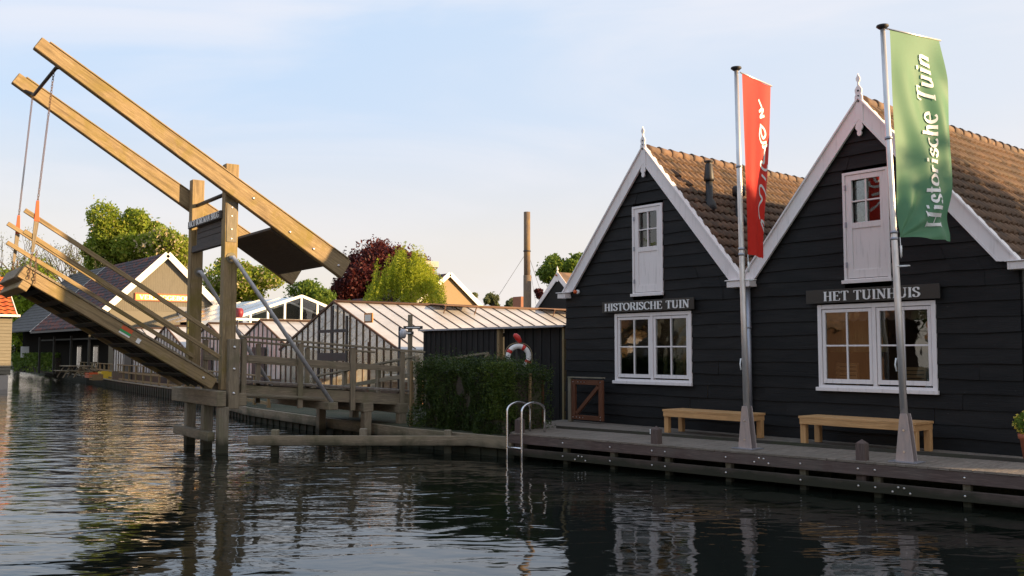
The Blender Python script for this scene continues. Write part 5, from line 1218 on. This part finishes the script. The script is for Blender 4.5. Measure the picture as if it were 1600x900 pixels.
# small things on the quay at the left
def quay_things():
    for i, (x, D, c, lab, w, h) in enumerate(((146, 60, 'red_plate', 'orange-red crate on the quay table at the left', .9, .35), (166, 57, 'yellow', 'yellow crate on the quay near the railing', .7, .5), (153, 55, 'stake', 'tan crate on the quay, left of the yellow one', .6, .35))):
        p = spot(x, D, .5); t = thing('crate', lab, 'crate', p, 'crates on the quay'); m = MB()
        for k in range(3): m.box(p.x-w/2, p.x+w/2, p.y-.3, p.y-.28, p.z+.02+k*h/3, p.z+(k+.8)*h/3)
        m.box(p.x+w/2, p.x+w/2+.02, p.y-.3, p.y+.3, p.z, p.z+h); m.box(p.x-w/2, p.x+w/2, p.y-.27, p.y+.3, p.z+.01, p.z+.05); m.build('slats', M[c], t)
    for i, x in enumerate((128, 112)):
        p = spot(x, 61, .5); t = thing('picnic_table', ['grey picnic table under the hall veranda, nearer the crates', 'grey picnic table under the hall veranda, farther left'][i], 'table', p, 'picnic tables on the quay')
        m = MB(); m.box(p.x-1, p.x+1, p.y-.4, p.y+.4, 1.22, 1.27); m.build('table_top', M['grey_wood'], t)
        for yy in (-.75, .55): m = MB(); m.box(p.x-1, p.x+1, p.y+yy, p.y+yy+.25, .93, .97); m.build('seat', M['grey_wood'], t)
        for xx in (-.7, .7): m = MB(); m.box(p.x+xx-.04, p.x+xx+.04, p.y-.7, p.y+.7, .85, .92); m.bar((p.x+xx, p.y-.6, .5), (p.x+xx, p.y-.2, 1.2), .06, .06); m.bar((p.x+xx, p.y+.6, .5), (p.x+xx, p.y+.2, 1.2), .06, .06); m.build('leg', M['grey_wood'], t)
    p = spot(45, 76, .5); t = thing('notice_board', 'white and purple notice board on the quay at the left', 'sign', p); m = MB(); m.box(p.x-.05, p.x+.0, p.y-.5, p.y+.1, 1.7, 2.6); m.build('panel', M['ringwhite'], t); m = MB(); m.box(p.x-.03, p.x, p.y-.25, p.y-.15, .5, 1.69); m.build('stand', M['iron'], t)
quay_things()
p = spot(371, 44, .5); t = thing('red_bell_box', 'small dark red rounded box on a post, just right of the near bridge post', 'box', p)
m = MB(); m.tube([(p.x, p.y, .5), (p.x, p.y, zat(500, 44))], .04, 8); m.build('post', M['iron'], t)
m = MB(); m.bar((p.x-.14, p.y, zat(489, 44)), (p.x+.16, p.y, zat(489, 44)), .24, .46); m.tube([(p.x+.16, p.y-.13, zat(489, 44)), (p.x+.16, p.y+.13, zat(489, 44))], .22, 14); m.build('housing', M['dark_red'], t)

# ------------------------------------------------------------------ trees
def limbs(m, base, top, r0, n, spread, g):
    base = Vector(base); H = top-base.z
    pts = [base, base+Vector((.1, .05, H*.3)), base+Vector((-.05, .1, H*.62)), base+Vector((.08, -.05, H*.9))]; m.tube(pts, [r0, r0*.75, r0*.45, r0*.1], 9)
    for i in range(n):
        f = g.uniform(.28, .8); p = base+Vector((0, 0, H*f)); a = g.uniform(0, 2*pi); l = spread*g.uniform(.55, .95)*(1.15-f*.6); e = p+Vector((cos(a)*l, sin(a)*l, l*g.uniform(.35, .9)))
        mid = p.lerp(e, .5)+Vector((0, 0, -.12*l)); m.tube([p, mid, e], [r0*.38, r0*.22, r0*.05], 6)
def tree(name, label, cat, x, D, ytop, ybase_vis, wpx, mat, n, leaf, seed, group='trees beyond the buildings', clumps=34, extra=None, lo=.55, flat=1., zb=None, bare=False, aspect=.6, droop=0.):
    g = random.Random(seed); p = spot(x, D, .5); zt = zat(ytop, D); R_ = wpx/FP*D/2; zb = zat(ybase_vis, D) if zb is None else zb
    t = thing(name, label, cat, p, group); cz = (zt+zb)/2; rz = (zt-zb)/2
    m = MB(); limbs(m, p, zt-.15*(zt-zb), max(.12, R_*.07), 12, R_*.8, g); m.build('trunk', M['bark'], t)
    gg = np.random.default_rng(seed); cs = []
    for i in range(clumps):
        d = gg.normal(size=3); d /= np.linalg.norm(d); rr = gg.uniform(.2, .88); cr = gg.uniform(.15, .36)
        cs.append((np.array([p.x+d[0]*R_*rr, p.y+d[1]*R_*rr*.9, cz+d[2]*rz*rr]), cr*np.array([R_, R_, min(R_, rz)*flat*1.0])))
    def fn(g2, k):
        idx = g2.integers(0, len(cs), k); c = np.array([c_[0] for c_ in cs])[idx]; r = np.array([c_[1] for c_ in cs])[idx]
        d = g2.normal(size=(k, 3)); d /= np.linalg.norm(d, axis=1)[:, None]; q = g2.uniform(lo, 1.08, (k, 1))+g2.exponential(.11, (k, 1)); return c+d*r*q
    leaf_obj('crown', leaves(n, fn, leaf, seed, aspect, droop), M[mat], t)
    if extra:
        def fe(g2, k): 
            v = fn(g2, k*3); dd = (v-np.array([p.x, p.y, cz])); keep = np.argsort(-np.linalg.norm(dd/np.array([R_, R_, rz]), axis=1))[:k]; return v[keep]
        leaf_obj('blossom', leaves(extra[1], fe, extra[2], seed+1, .8), M[extra[0]], t)
    return t
tree('chestnut_tree', 'tall yellow-green chestnut behind the hall, its crown highest of the trees at the left', 'tree', 183, 92, 312, 470, 146, 'chestnut', 36000, .19, 21, 'chestnut trees behind the hall', 30, ('blossom', 500, .13))
tree('chestnut_tree', 'rounder chestnut full of cream blossom, just above the hall roof ridge', 'tree', 250, 90, 338, 470, 115, 'chestnut', 30000, .19, 22, 'chestnut trees behind the hall', 24, ('blossom', 2300, .16))
tree('chestnut_tree', 'chestnut seen between the bridge posts and under the counterweight', 'tree', 375, 86, 388, 490, 140, 'chestnut', 24000, .17, 23, 'chestnut trees behind the hall', 28, ('blossom', 1500, .14))
tree('copper_beech', 'large dark maroon copper beech behind the willow', 'tree', 606, 100, 376, 500, 176, 'beech', 60000, .19, 24, clumps=120, lo=.2)
tree('copper_beech', 'darker low maroon beech crown under the end of the balance beam', 'tree', 545, 96, 414, 500, 80, 'beech', 20000, .18, 241, clumps=22, lo=.3)
tree('green_tree', 'mid green bushy tree under the counterweight, left of the copper beech', 'tree', 490, 84, 434, 520, 110, 'green', 18000, .16, 25, clumps=20)
tree('green_tree', 'low bright green shrub row right of the bushy tree under the counterweight', 'tree', 545, 80, 464, 510, 80, 'bright', 9000, .13, 251, clumps=14)
tree('green_tree', 'leafy green tree left of the near black gable', 'tree', 884, 62, 392, 480, 92, 'green', 20000, .13, 26, clumps=22)
tree('green_tree', 'low maroon-tinged sapling behind the pipe chimney', 'tree', 842, 60, 438, 480, 28, 'beech', 3000, .10, 261, clumps=9)
for i, (x, D, yt, w, lab) in enumerate(((768, 95, 452, 34, 'small pale tree left of the pipe chimney, middle one of three'), (733, 90, 443, 26, 'slender pale sapling just right of the clapboard gable'), (798, 92, 462, 30, 'small pale tree nearest the pipe chimney'))):
    tree('pale_tree', lab, 'tree', x, D, yt, 492, w, 'pale', 3200, .15, 27+i, 'small pale trees on the skyline', 10, lo=.2)
tree('green_tree', 'bright spring-green tree at the far left behind the boathouse roof', 'tree', 28, 105, 405, 560, 150, 'bright', 30000, .20, 31, clumps=34)
tree('green_tree', 'darker green tree at the left edge behind the boathouse', 'tree', -30, 125, 395, 560, 130, 'green', 16000, .22, 32, clumps=22)
tree('green_tree', 'bright green bush between the boathouse and the hall roof', 'tree', 50, 84, 448, 575, 110, 'bright', 16000, .15, 33, clumps=20)
tree('blossom_shrub', 'white-blossomed shrub on the quay under the hall eaves', 'shrub', 70, 82, 512, 560, 60, 'green', 6000, .12, 34, 'shrubs on the quay', 12, ('whiteblossom', 900, .12))
tree('blossom_shrub', 'white-blossomed shrub beside the boathouse', 'shrub', 34, 84, 520, 572, 34, 'green', 3500, .12, 35, 'shrubs on the quay', 9, ('whiteblossom', 350, .12))
# clipped hedge on the quay
def quay_hedge():
    a, c = spot(30, 78), spot(95, 72); t = thing('clipped_hedge', 'low clipped green hedge on the quay left of the hall veranda', 'hedge', a)
    def fn(g, n): u = g.uniform(0, 1, n)[:, None]; A, C_ = np.array(a), np.array(c); p = A+(C_-A)*u; p[:, 1] += g.uniform(-.6, .6, n); p[:, 2] = .5+1.55*np.sqrt(g.uniform(0, 1, n)); return p
    leaf_obj('foliage', leaves(7000, fn, .11, 41), M['green'], t)
    m = MB(); m.bar(a+Vector((0, 0, .5)), c+Vector((0, 0, .5)), .5, 1.2); m.build('branch_core', M['bark'], t)
quay_hedge()
# weeping willow: hanging strands
def willow():
    D = 66; p = spot(638, D, .5); t = thing('willow_tree', 'yellow-green weeping willow in front of the copper beech', 'tree', p, 'trees beyond the buildings'); g = random.Random(5)
    zt = zat(404, D); m = MB(); limbs(m, p, zt-1, .3, 14, 2.2, g); m.build('trunk', M['bark'], t)
    gg = np.random.default_rng(9); V_ = []; N = 1400; Rw = 58/FP*D
    for i in range(N):
        a = gg.uniform(0, 2*pi); r = Rw*gg.uniform(.05, 1)**.75*(1+.22*sin(3*a+1)+.14*sin(7*a)); x0, y0 = p.x+cos(a)*r, p.y+sin(a)*r; z0 = zt-(zt-zat(440, D))*(r/Rw)**1.7*1.35+gg.normal(0, .45)+.5*sin(4*a+r); Ln = gg.uniform(.8, 2.4); k = 22
        s = gg.uniform(0, 1, k); c = np.stack([x0+cos(a)*.35*s+gg.normal(0, .05, k), y0+sin(a)*.35*s+gg.normal(0, .05, k), z0-Ln*s], 1); 
        V_.append(leaves(k, lambda g2, n: c, .105, i, .28, 0.)) 
    leaf_obj('crown', np.concatenate(V_), M['willow'], t)
willow()
# bare tree
def bare():
    D = 86; p = spot(104, D, .5); t = thing('bare_tree', 'nearly leafless grey tree left of the chestnuts', 'tree', p, 'trees beyond the buildings'); g = random.Random(12); m = MB(); tips = []
    def grow(a, d, l, r, k):
        e = a+d*l; mid = a.lerp(e, .5)+Vector((g.uniform(-1, 1), g.uniform(-1, 1), 0))*l*.06; m.tube([a, mid, e], [r, r*.85, r*.68], 5 if k > 2 else 8, False); tips.append(e)
        if k >= 6: return
        for i in range(3 if k in (1, 2, 4) else 2):
            nd = (d+Vector((g.uniform(-1, 1), g.uniform(-1, 1), g.uniform(-.25, .75)))*.62).normalized(); grow(e, nd, l*g.uniform(.66, .86), r*.62, k+1)
    for s in (-.9, 0, .8): grow(p+Vector((s*.4, s, 0)), Vector((s*.25, s*.25, 1)).normalized(), 3.4, .19, 1)
    m.build('branches', M['bark'], t)
    tp = np.array([tuple(v) for v in tips]); leaf_obj('buds', leaves(2600, lambda g2, n: tp[g2.integers(0, len(tp), n)]+g2.normal(0, .22, (n, 3)), .08, 8), M['pale'], t)
bare()
# trees outside the frame to the right: they shade the lower part of the scene from the low sun
for i, (x, y, h, r) in enumerate(((7.2, 25.4, 8.2, 1.9), (9.5, 28.5, 9.6, 2.6), (14, 24.5, 9.2, 3.0))):
    g = random.Random(60+i); t = thing('shade_tree', 'broad tree %s' % ['at the end of the deck, outside the frame', 'second beyond the deck, outside the frame', 'far beyond the deck, outside the frame'][i], 'tree', (x, y, .5), 'trees to the right of the houses')
    m = MB(); limbs(m, (x, y, .5), h-1, .25, 12, r*.8, g); m.build('trunk', M['bark'], t)
    cs = [(np.array([x+r*.6*cos(a)*q, y+r*.6*sin(a)*q, z]), r*.62) for z in np.arange(1.6, h-r*.45, 1.3) for a in np.linspace(0, 5.2, 5) for q in (g.uniform(.4, 1.),)]
    def fn(g2, k): idx = g2.integers(0, len(cs), k); c = np.array([c_[0] for c_ in cs])[idx]; d = g2.normal(size=(k, 3)); d /= np.linalg.norm(d, axis=1)[:, None]; return c+d*r*.55*g2.uniform(.3, 1, (k, 1))
    leaf_obj('crown', leaves(16000, fn, .17, 60+i), M['green'], t)
# opposite side of the canal, behind the viewpoint: only seen mirrored in the window panes
def opposite():
    for i, (x, y, w, d, ez, rz, mt, lab) in enumerate(((-27, -13, 8, 7, 3.4, 7.2, 'dark_brick', 'dark brick house on the opposite bank behind the viewpoint'), (-15, -12, 7, 6, 3.2, 7.0, 'clap', 'smaller clapboard house on the opposite bank behind the viewpoint'), (-37.5, -14, 6, 8, 3.8, 8, 'clap', 'khaki barn on the opposite bank behind the viewpoint'))):
        t = thing('opposite_house', lab, 'house', (x, y, .55), 'houses on the opposite bank'); m = MB(); m.box(x-w/2, x+w/2, y-d/2, y+d/2, .5, ez); m.v += [Vector(q) for q in ((x+w/2, y-d/2, ez), (x+w/2, y+d/2, ez), (x+w/2, y, rz), (x-w/2, y-d/2, ez), (x-w/2, y+d/2, ez), (x-w/2, y, rz))]; k = len(m.v)-6; m.face([k, k+1, k+2]); m.face([k+4, k+3, k+5]); m.build('wall', M[mt], t)
        for sd in (-1, 1): m = MB(); m.hexa([Vector((xx, y+sd*(d/2+.3)*f, rz+.1-(rz-ez+.3)*f+q)) for q in (-.1, 0) for f in (0, 1) for xx in (x-w/2-.2, x+w/2+.2)]); m.build('roof', M['tile'], t)
        for q in (-.28, .22): m = MB(); frame_rect(m, x+w*q-.7, x+w*q+.7, 1.3, 2.8, .08, y+d/2+.02, y+d/2+.08); m.box(x+w*q-.62, x+w*q+.62, y+d/2+.025, y+d/2+.035, 1.38, 2.72); m.build('window', M['white'], t)
    for i, (x, y, h, r) in enumerate(((-30.5, -8, 8, 2.2), (-20.5, -18, 11, 4), (-9, -16, 10, 3.5), (-52, -12, 10, 4))):
        g = random.Random(80+i); t = thing('bank_tree', 'broad green tree on the opposite bank, outside the frame', 'tree', (x, y, .5), 'trees on the opposite bank'); m = MB(); limbs(m, (x, y, .5), h-1, .25, 10, r*.8, g); m.build('trunk', M['bark'], t)
        def fn(g2, k): d = g2.normal(size=(k, 3)); d /= np.linalg.norm(d, axis=1)[:, None]; return np.array([x, y, h-r*1.1])+d*np.array([r, r, r*1.05])*g2.uniform(.5, 1, (k, 1))*(1+.15*np.sin(d[:, :1]*9+d[:, 1:2]*7))
        leaf_obj('crown', leaves(9000, fn, .2, 80+i), M['green'], t)
opposite()
